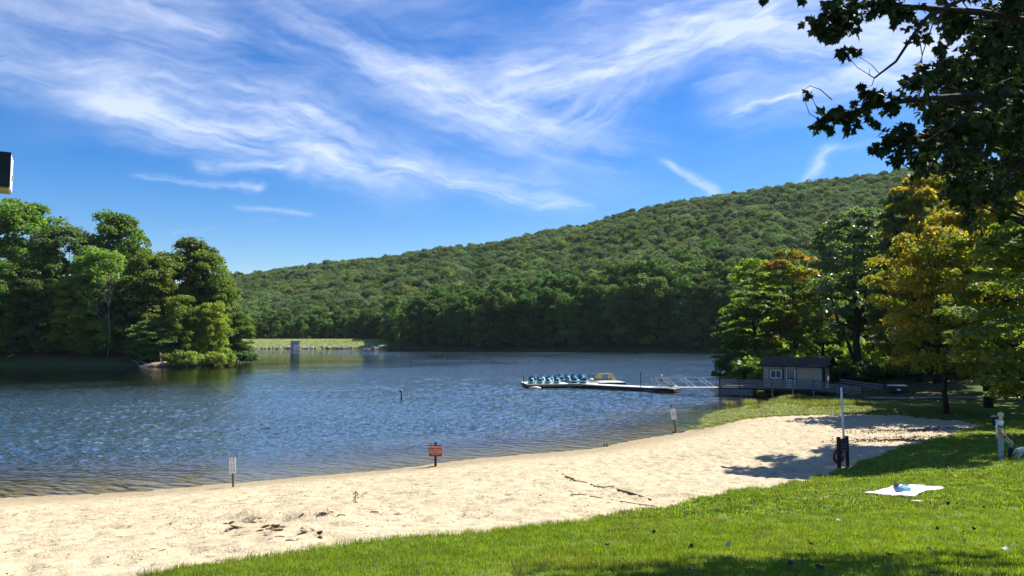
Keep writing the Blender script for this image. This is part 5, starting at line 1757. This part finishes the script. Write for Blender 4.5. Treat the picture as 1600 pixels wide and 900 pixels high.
for x in (0, BL): ct.box((x, -.01, BHt / 2), (.10, .10, BHt))
ct.box((BL / 2, -.025, BHt - .06), (BL, .05, .12))
ct.build('corner_trim', M['trim_dark'], bh)
for side in (-1, 1):
    r_ = MB()
    y0_, y1_ = (-.45, BD / 2) if side < 0 else (BD + .45, BD / 2)
    z0_ = BHt - .72 / (BD / 2) * .45 + .03; z1_ = BHt + .75
    nrow = 9
    for k in range(nrow):
        f0, f1 = k / nrow, (k + 1) / nrow + .02
        ya, yb_ = y0_ + (y1_ - y0_) * f0, y0_ + (y1_ - y0_) * min(f1, 1)
        za, zb_ = z0_ + (z1_ - z0_) * f0, z0_ + (z1_ - z0_) * min(f1, 1)
        t0, t1 = .075, .045
        xa, xb = -.35, BL + .55
        vs = [(xa, ya, za), (xb, ya, za), (xb, yb_, zb_), (xa, yb_, zb_), (xa, ya, za + t0), (xb, ya, za + t0), (xb, yb_, zb_ + t1), (xa, yb_, zb_ + t1)]
        r_.add(vs, [(3, 2, 1, 0), (4, 5, 6, 7), (0, 1, 5, 4), (1, 2, 6, 5), (2, 3, 7, 6), (3, 0, 4, 7)])
    ro = r_.build('roof_slope', M['shingle'], bh)
    f_ = MB().bar((-.36, y0_ - .012 * (1 if side > 0 else -1) * -1, z0_ - .02), (BL + .56, y0_ - .012 * (1 if side > 0 else -1) * -1, z0_ - .02), .03, .13)
    f_.build('fascia', M['trim_dark'], ro)
MB().tube([(-.3, -.50, BHt - .12), (BL + .5, -.50, BHt - .14)], .055, 6).build('gutter', M['trim_dark'], bh)
MB().tube([(2.05, -.50, BHt - .14), (2.05, -.30, BHt - .30), (2.12, -.06, BHt - .42), (2.12, -.06, .1)], .035, 6).build('downpipe', M['trim_dark'], bh)
wn = MB()
wx0, wx1, wz0, wz1 = .82, 1.92, .98, 1.78
for a, b in (((wx0, wz0), (wx1, wz0)), ((wx0, wz1), (wx1, wz1)), ((wx0, wz0), (wx0, wz1)), ((wx1, wz0), (wx1, wz1))):
    wn.box(((a[0] + b[0]) / 2, -.035, (a[1] + b[1]) / 2), (abs(b[0] - a[0]) + .11, .06, abs(b[1] - a[1]) + .11))
w_ = wn.build('window', M['trim_white'], bh)
MB().box(((wx0 + wx1) / 2, -.04, (wz0 + wz1) / 2), (.07, .05, wz1 - wz0 - .1)).build('mullion', M['trim_white'], w_)
for i in (0, 1): MB().box((wx0 + .06 + (wx1 - wx0 - .12) * (i + .5) / 2, -.02, (wz0 + wz1) / 2), ((wx1 - wx0) / 2 - .10, .02, wz1 - wz0 - .11)).build('pane', M['glass_dark'], w_)
wt = MB()
for a, b, c, d in ((wx0 - .13, (wz0 + wz1) / 2, .07, 1.04), (wx1 + .13, (wz0 + wz1) / 2, .07, 1.04)): wt.box((a, -.03, b), (c, .04, d))
for z_ in (wz0 - .1, wz1 + .1): wt.box(((wx0 + wx1) / 2, -.03, z_), (1.19, .04, .05))
wt.build('window_surround', M['trim_dark'], w_)
dx = 2.85
dr = MB()
for sx in (-.42, .42): dr.box((dx + sx, -.03, 1.02), (.10, .07, 2.04))
dr.box((dx, -.03, 2.06), (.94, .07, .10))
d_ = dr.build('door_frame', M['trim_white'], bh)
MB().box((dx, -.012, .45), (.74, .03, .9)).build('door', M['trim_white'], bh)
MB().box((dx, -.012, 1.45), (.70, .02, 1.08)).build('door_glass', M['glass_dark'], d_)
gb = MB()
for i in range(1, 3): gb.box((dx - .35 + .7 * i / 3, -.028, 1.45), (.02, .012, 1.08))
for i in range(1, 5): gb.box((dx, -.028, .91 + 1.08 * i / 5), (.70, .010, .02))
gb.build('glazing_bars', M['trim_white'], d_)
for sx in (-.52, .56): MB().box((dx + sx, -.015, 1.1), (.07, .04, 2.2)).build('door_trim', M['trim_dark'], bh)
MB().box((2.15, -.05, 1.15), (.10, .08, .14)).build('wall_lantern', M['trim_dark'], bh)
MB().box((BL + .01, BD / 2, BHt / 2), (.03, BD - .06, BHt - .02)).build('end_wall', M['trim_dark'], bh)
MB().box((BL + .03, 2.0, 1.05), (.04, 1.9, 2.1)).build('side_door', M['door_grey'], bh)
MB().box((BL / 2, BD / 2, -.35), (BL - .2, BD - .2, .68)).build('foundation', M['wood_dark'], bh)
blob('chimney_cap', (-.2, .1, BHt + .02), (.35, .18, .10), 3, 'lamp_pale', bh)

# ------------------------------------------------------------------ boardwalk with railings
P0 = Vector((21.7, 77.6, 0)); dd = Vector((.908, -.419, 0))
def rail_pt(px, off=0.0):
    b0 = P0 + Vector((.419, .908, 0)) * off
    u = (px - 800) / 1155
    s_ = (b0.y * u - b0.x) / (dd.x - dd.y * u)
    return b0 + dd * s_
bw = empty('boardwalk', P0, 0, 'grey weathered boardwalk with horizontal rail boards in front of the boathouse', 'boardwalk')
PXS = [1123, 1153, 1174, 1204, 1236, 1268, 1305, 1340]
TZ = [1.87, 1.87, 1.87, 1.87, 1.87, 1.87, 1.62, 1.40]
posts = [rail_pt(p) for p in PXS]
for i, (p, z) in enumerate(zip(posts, TZ)):
    zb = min(gz(p.x, p.y), .3) - .5
    w_ = .22 if i == 0 else .15
    MB().box((p.x - P0.x, p.y - P0.y, (zb + z) / 2), (w_, w_, z - zb), math.atan2(dd.y, dd.x), ch=.02).build('post', M['wood_dark'] if i < 3 else M['wood_grey'], bw)
back = Vector((.419, .908, 0))
for i in range(len(posts) - 1):
    a, b = posts[i] - P0, posts[i + 1] - P0
    off = -back * .10
    for k in range(5):
        za, zb = TZ[i] - .02 - k * .215, TZ[i + 1] - .02 - k * .215
        MB().bar((a.x + off.x, a.y + off.y, za), (b.x + off.x - dd.x * .01, b.y + off.y, zb), .045 if k else .14, .13 if k else .05).build('rail_board', M['wood_dark'] if k == 0 else M['wood_grey'], bw)
    if i < 2:
        MB().bar((a.x + off.x, a.y + off.y, .42), (b.x + off.x - dd.x * .02, b.y + off.y, .42), .04, .62).build('skirt_panel', simple('skirt_grey%d' % i, (.16, .175, .18), .85, .25), bw)
    MB().bar((a.x, a.y, TZ[i] - 1.10), (b.x - dd.x * .01, b.y, TZ[i + 1] - 1.10), .12, .2).build('edge_beam', M['wood_dark'], bw)
# decking planks
pk = MB()
def deckz(p):
    s_ = (p - P0).dot(dd); s5 = (posts[5] - P0).dot(dd); s7 = (posts[7] - P0).dot(dd)
    return .85 if s_ < s5 else .85 - .47 * min((s_ - s5) / (s7 - s5), 1.25)
smax = (posts[7] - P0).dot(dd) + 1.2; s_ = 0
while s_ < smax:
    a = P0 + dd * s_; ln = 5.0 if s_ < 4 else 3.0
    z_ = deckz(a) - .03
    b = a + back * ln
    pk.bar((a.x - P0.x, a.y - P0.y, z_), (b.x - P0.x, b.y - P0.y, z_), .135, .04); s_ += .145
tag(pk.build('decking', M['wood_dark'], bw), kind='stuff')
for i, s_ in enumerate((1, 3, 5, 7, 9, 11)):
    for of in (2.2, 4.2):
        p = P0 + dd * s_ + back * of
        MB().box((p.x - P0.x, p.y - P0.y, .1), (.18, .18, 1.3)).build('pile', M['wood_dark'], bw)
# far railing of the ramp
fr = empty('ramp_railing', rail_pt(1308, 2.6), 0, 'second railing beyond the ramp, ending at a dark post on the grass', 'railing')
O = Vector(fr.location)
fp = [rail_pt(p, 2.6) for p in (1308, 1342, 1376)]
tz = [1.85, 1.62, 1.42]
for p, z in zip(fp, tz):
    zb = gz(p.x, p.y) - .3
    MB().box((p.x - O.x, p.y - O.y, (zb + z) / 2), (.17, .17, z - zb)).build('post', M['wood_dark'], fr)
for i in (0, 1):
    for k in range(4):
        a, b = fp[i] - O, fp[i + 1] - O
        MB().bar((a.x, a.y - .1, tz[i] - .04 - k * .22), (b.x - .02, b.y - .1, tz[i + 1] - .04 - k * .22), .045, .13).build('rail_board', M['wood_grey'], fr)

# low dark box under the trees
q = on_ground(1402, 612)
bb = empty('storage_box', q, R(-18), 'low dark box with pale top and white patch under the trees', 'storage box')
MB().box((0, 0, .28), (1.5, 1.1, .56), ch=.06).build('body', M['navy'], bb)
MB().box((0, 0, .60), (1.6, 1.2, .07), ch=.05).build('lid', M['lamp_pale'], bb)
MB().box((.05, -.56, .22), (.32, .02, .18)).build('white_patch', M['white'], bb)
# footpath across the shaded grass
mbp = MB(); pv = []
for px in range(1352, 1720, 8):
    a = on_ground(min(px, 1600), 622.5 - .002 * (px - 1352)) if px <= 1600 else None
    if a is None:
        a = Vector((pv[-2][0] + .52, pv[-2][1], 0)); 
    w_ = .45
    pv.append((a.x, a.y - w_, gfar(np.array([a.x]), np.array([a.y - w_]))[0] + .07)); pv.append((a.x, a.y + w_, gfar(np.array([a.x]), np.array([a.y + w_]))[0] + .07))
mbp.add(pv, [(2 * i, 2 * i + 2, 2 * i + 3, 2 * i + 1) for i in range(len(pv) // 2 - 1)])
tag(mbp.build('footpath', M['path']), kind='structure')

# ------------------------------------------------------------------ floating docks, gangway, boats
G0, G1 = Vector((21.5, 78.1, .80)), Vector((15.6, 82.2, .52))
gw = empty('gangway', G0, 0, 'silver metal gangway with diagonal braces leading from the boardwalk to the floating dock', 'gangway')
gd = (G1 - G0); gs = Vector((-gd.y, gd.x, 0)).normalized() * .6
for sgn in (-1, 1):
    o_ = gs * sgn; U = Vector((0, 0, 1))
    MB().bar(o_, gd + o_, .05, .10).build('bottom_chord', M['alu'], gw)
    MB().bar(o_ + U * 1.08, gd + o_ + U * 1.08, .04, .04).build('top_rail', M['alu'], gw)
    MB().bar(o_ + U * .58, gd + o_ + U * .58, .025, .03).build('mid_rail', M['alu'], gw)
    for k in range(4):
        f = .06 + .29 * k
        MB().bar(gd * f + o_ + U * .04, gd * min(f + .20, 1) + o_ + U * 1.08, .03, .035).build('brace', M['alu'], gw)
    for k in range(5): MB().bar(gd * (k / 4) + o_, gd * (k / 4) + o_ + U * 1.08, .022, .022).build('upright', M['alu'], gw)
MB().bar((0, 0, .02), gd + Vector((0, 0, .02)), 1.1, .05).build('walkway_deck', M['deck_pale'], gw)

def dock(name, a, b, width, label, side='wood_dark', n=4, top=.45, thick=.25, fascia=None):
    """floating platform: a->b is the edge nearest the camera"""
    a, b = Vector((*a, 0)), Vector((*b, 0)); d = (b - a); L = d.length; rz = math.atan2(d.y, d.x)
    t = empty(name, a, rz, label, 'floating dock')
    for i in range(n):
        x0_, x1_ = L * i / n, L * (i + 1) / n - .03
        MB().box(((x0_ + x1_) / 2, width / 2, top - .04), (x1_ - x0_, width, .08)).build('deck_section', M['deck_pale'], t)
        MB().box(((x0_ + x1_) / 2, width / 2, top - .08 - thick / 2 - .004), (x1_ - x0_ - .02, width - .04, thick)).build('float', M[side], t)
        if fascia: MB().box(((x0_ + x1_) / 2, -.035, top - .15), (x1_ - x0_, .05, .26)).build('fascia_board', M[fascia], t)
    return t, a, d.normalized(), Vector((-d.y, d.x, 0)).normalized()
dock('floating_dock', (7.4, 89.6), (17.7, 81.3), 1.9, 'long narrow pale floating dock running from the gangway out to the pedal boats', n=6)
LD = dock('boat_platform', (1.75, 88.8), (6.9, 89.5), 4.8, 'floating platform with tan edge carrying the left group of pedal boats', fascia='wood_tan', n=3)
RD = dock('boat_platform', (6.75, 89.3), (9.9, 88.5), 4.6, 'floating platform with tan edge carrying the right group of pedal boats', fascia='wood_tan', n=2, top=.50)
YD = dock('swim_platform', (9.6, 91.0), (14.1, 92.0), 3.4, 'low pale floating platform carrying the yellow frame', n=2, top=.50)
tag(MB().tube([(2.0, 88.0, .02), (2.8, 88.0, .10), (3.4, 88.3, .05)], [.12, .18, .08], 7).build('white_float', M['white'], smooth=True), 'small white float in the water under the left corner of the boat platform', 'float')

yf = empty('yellow_frame', (11.6, 92.6, .50), R(6), 'yellow metal frame with splayed legs standing on the floating platform', 'frame')
for sy in (-.45, .45):
    MB().bar((-.85, sy, .98), (.85, sy, 1.04), .07).build('top_bar', M['yellow'], yf)
    for sx in (-1, 1):
        MB().bar((sx * .82, sy, 1.0), (sx * (1.35 if sy > 0 else 1.32), sy * 1.3, 0), .07).build('leg', M['yellow'], yf)
        MB().bar((sx * .62, sy, .98), (sx * .60, sy * 1.3, 0), .06).build('leg', M['yellow'], yf)
for sx in (-1, 1): MB().box((sx * .76, -.44, .80), (.26, .03, .34)).build('end_plate', M['yellow'], yf)
MB().bar((-1.0, .5, .35), (.9, .5, .32), .05, .12).build('lower_board', M['wood_dark'], yf)


def boat_proto():
    t = empty('pedal_boat', (0, 0, 0), 0)
    hull = MB(); L = 2.0; Wd = 1.06
    secs = [(-L / 2, .30, .16, .24), (-L * .35, .48, .04, .26), (0, .53, .0, .25), (L * .3, .50, .02, .28), (L / 2, .26, .20, .36)]
    n = 8; vs = []; fs = []
    for y, w, zb, zt in secs:
        vs += [(-w, y, zt), (-w * .95, y, (zb + zt) / 2), (-w * .6, y, zb), (0, y, zb + .03), (w * .6, y, zb), (w * .95, y, (zb + zt) / 2), (w, y, zt), (0, y, zt - .06)]
    for i in range(len(secs) - 1):
        for k in range(n): fs.append((i * n + k, i * n + (k + 1) % n, (i + 1) * n + (k + 1) % n, (i + 1) * n + k))
    fs += [tuple(range(n))[::-1], tuple(range((len(secs) - 1) * n, len(secs) * n))]
    hull.add(vs, fs); h = hull.build('hull', M['boat_blue'], t, smooth=False)
    rim = MB().tube([(-.30, -L / 2, .25), (-.48, -L * .35, .27), (-.53, 0, .26), (-.50, L * .3, .29), (-.26, L / 2, .37), (.26, L / 2, .37), (.50, L * .3, .29), (.53, 0, .26), (.48, -L * .35, .27), (.30, -L / 2, .25), (-.30, -L / 2, .25)], .035, 5)
    rim.build('gunwale', M['boat_aqua'], h)
    # arched paddle housing amidships
    arch = []; m_ = 9
    for i in range(m_ + 1): a = PI * i / m_; arch.append((.06 + .33 * math.cos(a), .24 + .46 * math.sin(a)))
    MB().prism(arch, -.62, .0, lambda x, z, y: (x, y, z)).build('paddle_housing', M['boat_blue'], t)
    st = MB()
    for i in range(m_):
        (x0_, z0_), (x1_, z1_) = arch[i], arch[i + 1]
        st.add([(x0_ * 1.0 + .01, -.66, z0_ + .012), (x1_ + .01, -.66, z1_ + .012), (x1_ + .01, .04, z1_ + .012), (x0_ + .01, .04, z0_ + .012)], [(0, 1, 2, 3)])
    o = st.build('housing_lit_strip', M['boat_aqua'], t)  # aqua strip puts the lit upper side of the housing into the colour
    for sx in (-.27, .25):
        b = MB()
        b.add([(sx - .19, .18, .28), (sx + .19, .18, .28), (sx + .17, .55, .34), (sx - .17, .55, .34), (sx - .15, .72, .86), (sx + .15, .72, .86), (sx - .17, .66, .40), (sx + .17, .66, .40), (sx - .14, .80, .84), (sx + .14, .80, .84), (sx - .19, .18, .20), (sx + .19, .18, .20)],
              [(0, 1, 2, 3), (3, 2, 5, 4), (6, 8, 9, 7), (4, 5, 9, 8), (3, 4, 8, 6), (2, 7, 9, 5), (0, 10, 11, 1), (10, 6, 7, 11), (0, 3, 6, 10), (1, 11, 7, 2)])
        b.build('seat', M['boat_blue'] if sx < 0 else M['boat_aqua'], t)
    MB().tube([(-.02, .15, .25), (-.02, .22, .62)], .02, 5).build('tiller', M['black'], t)
    return t


proto = boat_proto()
spots = [(830, LD, .35, .9), (843, LD, .35, .9), (856, LD, .35, .9), (869.5, LD, .35, .9), (834, LD, 3.2, .9), (847, LD, 3.2, .9), (860, LD, 3.2, .9), (876, LD, 3.5, 1.0), (886, LD, 3.5, 1.0), (896.5, RD, .5, 1.05), (910.5, RD, .5, 1.05), (897, RD, 3.0, 1.05), (908, RD, 3.0, 1.05)]
lb = ['leftmost pedal boat in the front row on the boat platform', 'second pedal boat from the left in the front row', 'third pedal boat from the left in the front row', 'fourth pedal boat of the front row, at the right end of the left platform',
      'leftmost pedal boat in the back row on the left platform', 'middle pedal boat in the back row on the left platform', 'pedal boat in the back row behind the third front one', 'pedal boat in the gap between the two platforms, left one', 'pedal boat in the gap between the two platforms, right one',
      'front left pedal boat on the right platform', 'front right pedal boat on the right platform, beside the yellow frame', 'back left pedal boat on the right platform', 'back right pedal boat on the right platform']
for i, (px, D, off, sc_) in enumerate(spots):
    _, a, dr_, bk = D
    b0 = a + bk * (off + .9); u = (px - 800) / 1155
    s_ = (b0.y * u - b0.x) / (dr_.x - dr_.y * u)
    p = b0 + dr_ * s_
    o = proto if i == 0 else copy_tree(proto)
    o.location = (p.x, p.y, .46 if D is LD else .51); o.rotation_euler.z = R(-6 + 5 * math.sin(i * 2.1)); o.scale = (.95 * sc_, .95 * sc_, 1.0 * sc_)
    tag(o, 'blue ' + lb[i], 'pedal boat', 'pedal boats parked on the floating platforms')
# thin mooring poles
for i, (px, Y, y0_, lab) in enumerate([(818.5, 88.3, 586, 'thin dark mooring pole at the left corner of the boat platform'), (835.5, 88.9, 587, 'thin dark mooring pole in front of the leftmost pedal boats'), (867.5, 94, 584, 'thin mooring pole with a white tip behind the left pedal boats'),
                                       (877, 95.5, 584, 'short thin pole behind the middle pedal boats'), (921, 94, 581, 'thin pole beside the right pedal boats'), (925.5, 94.5, 584, 'thin pole just left of the yellow frame'), (1001, 83.6, 579, 'tall thin dark pole halfway along the narrow floating dock')]):
    p = W3(px, y0_, Y)
    t = empty('mooring_pole', (p.x, Y, 0), 0, lab, 'pole')
    MB().tube([(0, 0, -1.5), (0, 0, p.z)], .045, 6).build('shaft', M['black'], t)
    MB().tube([(0, 0, p.z), (0, 0, p.z + .08)], .055, 6).build('cap', M['white'], t)
# things lying between boats and yellow frame
q = W3(920, 594, 92.5)
tag(blob('kayak', (10.6, 94.2, .78), (1.9, .7, .42), 8, 'black', None, 2), 'dark low boat shape lying behind the yellow frame', 'boat')
tag(blob('gear_bag', (9.9, 92.6, .78), (.6, .4, .36), 9, 'white', None, 2), 'whitish bundle between the pedal boats and the yellow frame', 'bundle')


def dock_person():
    f = .235
    p = G0.lerp(G1, .90)
    t = empty('person', (16.45, 81.75, .58), R(180), 'person in pale shirt and dark shorts standing at the foot of the gangway', 'person')
    P = [(0, 0, .92, .11, .12), (0, 0, 1.1, .09, .11), (.01, 0, 1.3, .10, .15), (.01, 0, 1.42, .05, .07), (.02, 0, 1.49, .045), (.04, 0, 1.58, .075, .08), (.04, 0, 1.66, .06)]
    Ed = [(i, i + 1) for i in range(6)]
    def chain(frm, pts):
        k = len(P); P.extend(pts); Ed.append((frm, k)); Ed.extend([(k + i, k + i + 1) for i in range(len(pts) - 1)])
    chain(2, [(.0, -.20, 1.36, .05), (-.02, -.25, 1.12, .038), (.14, -.24, .98, .03), (.22, -.22, .97, .026)])
    chain(2, [(.0, .20, 1.36, .05), (-.06, .25, 1.12, .038), (.08, .24, .95, .03), (.16, .22, .93, .026)])
    chain(0, [(0, -.09, .82, .085), (.03, -.10, .47, .055), (-.02, -.10, .10, .035), (.09, -.10, .03, .03)])
    chain(0, [(0, .09, .82, .085), (.06, .10, .47, .055), (.04, .10, .10, .035), (.15, .10, .03, .03)])
    b = skin('body', P, Ed, M['skin'], t, 1)
    skin('hair', [(.01, 0, 1.62, .085, .09), (.02, 0, 1.68, .06), (-.03, 0, 1.52, .05, .07)], [(0, 1), (0, 2)], M['hair_dark'], t, 1)
    skin('shirt', [(0, 0, .98, .125, .14), (0, 0, 1.2, .11, .14), (.01, 0, 1.36, .105, .16), (.01, 0, 1.43, .06, .07), (0, -.2, 1.37, .07), (-.01, -.24, 1.2, .06), (0, .2, 1.37, .07), (-.03, .24, 1.2, .06)], [(0, 1), (1, 2), (2, 3), (2, 4), (4, 5), (2, 6), (6, 7)], M['shirt'], t, 1)
    skin('shorts', [(0, 0, .95, .13, .14), (0, -.09, .80, .11), (.02, -.10, .60, .095), (0, .09, .80, .11), (.03, .10, .60, .095)], [(0, 1), (1, 2), (0, 3), (3, 4)], M['black'], t, 1)
    for sy in (-.22, .22):
        for i in range(5):
            z_ = .97 if sy < 0 else .93; x_ = .22 if sy < 0 else .16
            st = Vector((x_ + .01, sy + (i - 2) * .014, z_)); d = Vector((.9, (i - 2) * .1 if i < 4 else .6, -.3)).normalized()
            MB().tube([st, st + d * .04, st + d * .06 + Vector((0, 0, -.02))], [.008, .008, .005], 5).build('finger' if i < 4 else 'thumb', M['skin'], b)


dock_person()
tag(blob('bag', (17.3, 81.05, .78), (.55, .35, .34), 5, 'black', None, 2), 'dark bag lying on the floating dock right of the standing person', 'bag')
tag(blob('towel', (17.75, 80.8, .74), (.35, .3, .22), 6, 'white', None, 2), 'small white bundle beside the dark bag on the floating dock', 'towel')

# ------------------------------------------------------------------ dam: intake tower and stones
p = W3(460.5, 545, 352)
it = empty('intake_tower', (p.x, 352.5, -1), R(38), 'small grey concrete tower standing in the water in front of the dam', 'tower')
MB().box((0, 0, 2.3), (3.0, 3.9, 4.8)).build('shaft', M['concrete'], it)
MB().box((0, 0, 4.85), (3.3, 4.2, .3)).build('cap_slab', M['concrete'], it)
MB().box((.4, -1.96, 1.7), (1.0, .05, .12)).build('water_mark', M['wood_dark'], it)
g = np.random.default_rng(55)
rm = []
bmr = bmesh.new()
for i in range(260):
    x = DX0 + 40 + (DX1 - DX0 - 40) * g.random(); y = 356.2 + g.random() * 2.8; s = .35 + .7 * g.random() ** 2
    r_ = bmesh.ops.create_icosphere(bmr, subdivisions=1, radius=s, matrix=Matrix.Translation((x, y, .2 + (y - 356.5) * .25)) @ Euler((g.random() * 3, g.random() * 3, 0)).to_matrix().to_4x4() @ Matrix.Diagonal((1.3, .8, .7, 1)))
me = bpy.data.meshes.new('riprap'); bmr.to_mesh(me); bmr.free(); me.materials.append(M['rock'])
tag(link('riprap', me), 'grey stones lining the water edge of the dam', 'stones', kind='stuff')
p = W0(572, 545.5)
tag(MB().box((p.x, p.y, .15), (3.2, 1.2, .4), .1, ch=.2).build('concrete_ledge', M['lamp_pale']), 'small pale ledge in the water at the right end of the dam', 'ledge')

# rocks and logs along the wooded point
for i, (px, py, w, h, lab) in enumerate([(212, 568, 2.4, 1.5, 'large grey boulder at the waterline of the point, rightmost of the rocks'), (200, 566, 1.8, 1.3, 'grey boulder left of the largest one at the waterline'), (190, 568, 1.5, .9, 'low grey boulder in the middle of the rocky bank'),
                                         (176, 567, 1.6, 1.0, 'grey boulder below the bare dead tree'), (164, 566, 1.3, .9, 'grey boulder left of the one below the dead tree'), (150, 568, 1.4, .8, 'flat grey boulder at the left end of the rocky bank'), (222, 570, 1.2, .7, 'small grey boulder right of the largest one'), (100, 569, 1.3, .7, 'lone low boulder in the shade left of the rocky bank')]):
    p = W0(px, 571.5); p.y += .8
    tag(rock('boulder', (p.x, p.y, .2), (w, w * .7, h), 80 + i, 'rock', i * .7), lab, 'boulder')
for i, (x0_, x1_, z0_, z1_, lab) in enumerate([(12, 23, 1.6, 2.3, 'pale fallen log lying on the bank at the far left'), (216, 233, .9, .1, 'slanting pale log reaching the water beside the boulders'), (206, 219, 1.0, .2, 'thinner slanting log left of the one reaching the water'), (250, 252, 2.6, .1, 'short pale upright stump at the water left of the shrubs')]):
    a = W3(x0_, 560, 151.5); b = W3(x1_, 560, 150.2)
    tag(MB().tube([(a.x, a.y, z0_ + .3), ((a.x + b.x) / 2, (a.y + b.y) / 2, (z0_ + z1_) / 2 + .35), (b.x, b.y, z1_ + .2)], [.16, .15, .10], 6).build('log', M['bark_pale'], smooth=True), lab, 'log')
# little dirt ledge under the stump
tag(rock('bank_ledge', (W3(238, 560, 150).x, 150.2, .1), (6.5, 2.5, 1.3), 90, 'twig_pale', 0), 'brown earth ledge at the water just left of the pale shrubs', 'earth bank')


# ------------------------------------------------------------------ air
hz = MB().box((90, 500, 108), (1500, 1440, 232)).build('haze', None)
hz.data.materials.clear()
m, nt = newmat('haze')
pv = nt.nodes.new('ShaderNodeVolumePrincipled')
pv.inputs['Density'].default_value = .00004
pv.inputs['Color'].default_value = (.78, .87, 1, 1)
pv.inputs['Anisotropy'].default_value = .2
o_ = nt.nodes.new('ShaderNodeOutputMaterial'); nt.links.new(pv.outputs[0], o_.inputs['Volume'])
hz.data.materials.append(m)
tag(hz, 'faint pale haze in the air over the lake and hill', 'haze', kind='stuff')
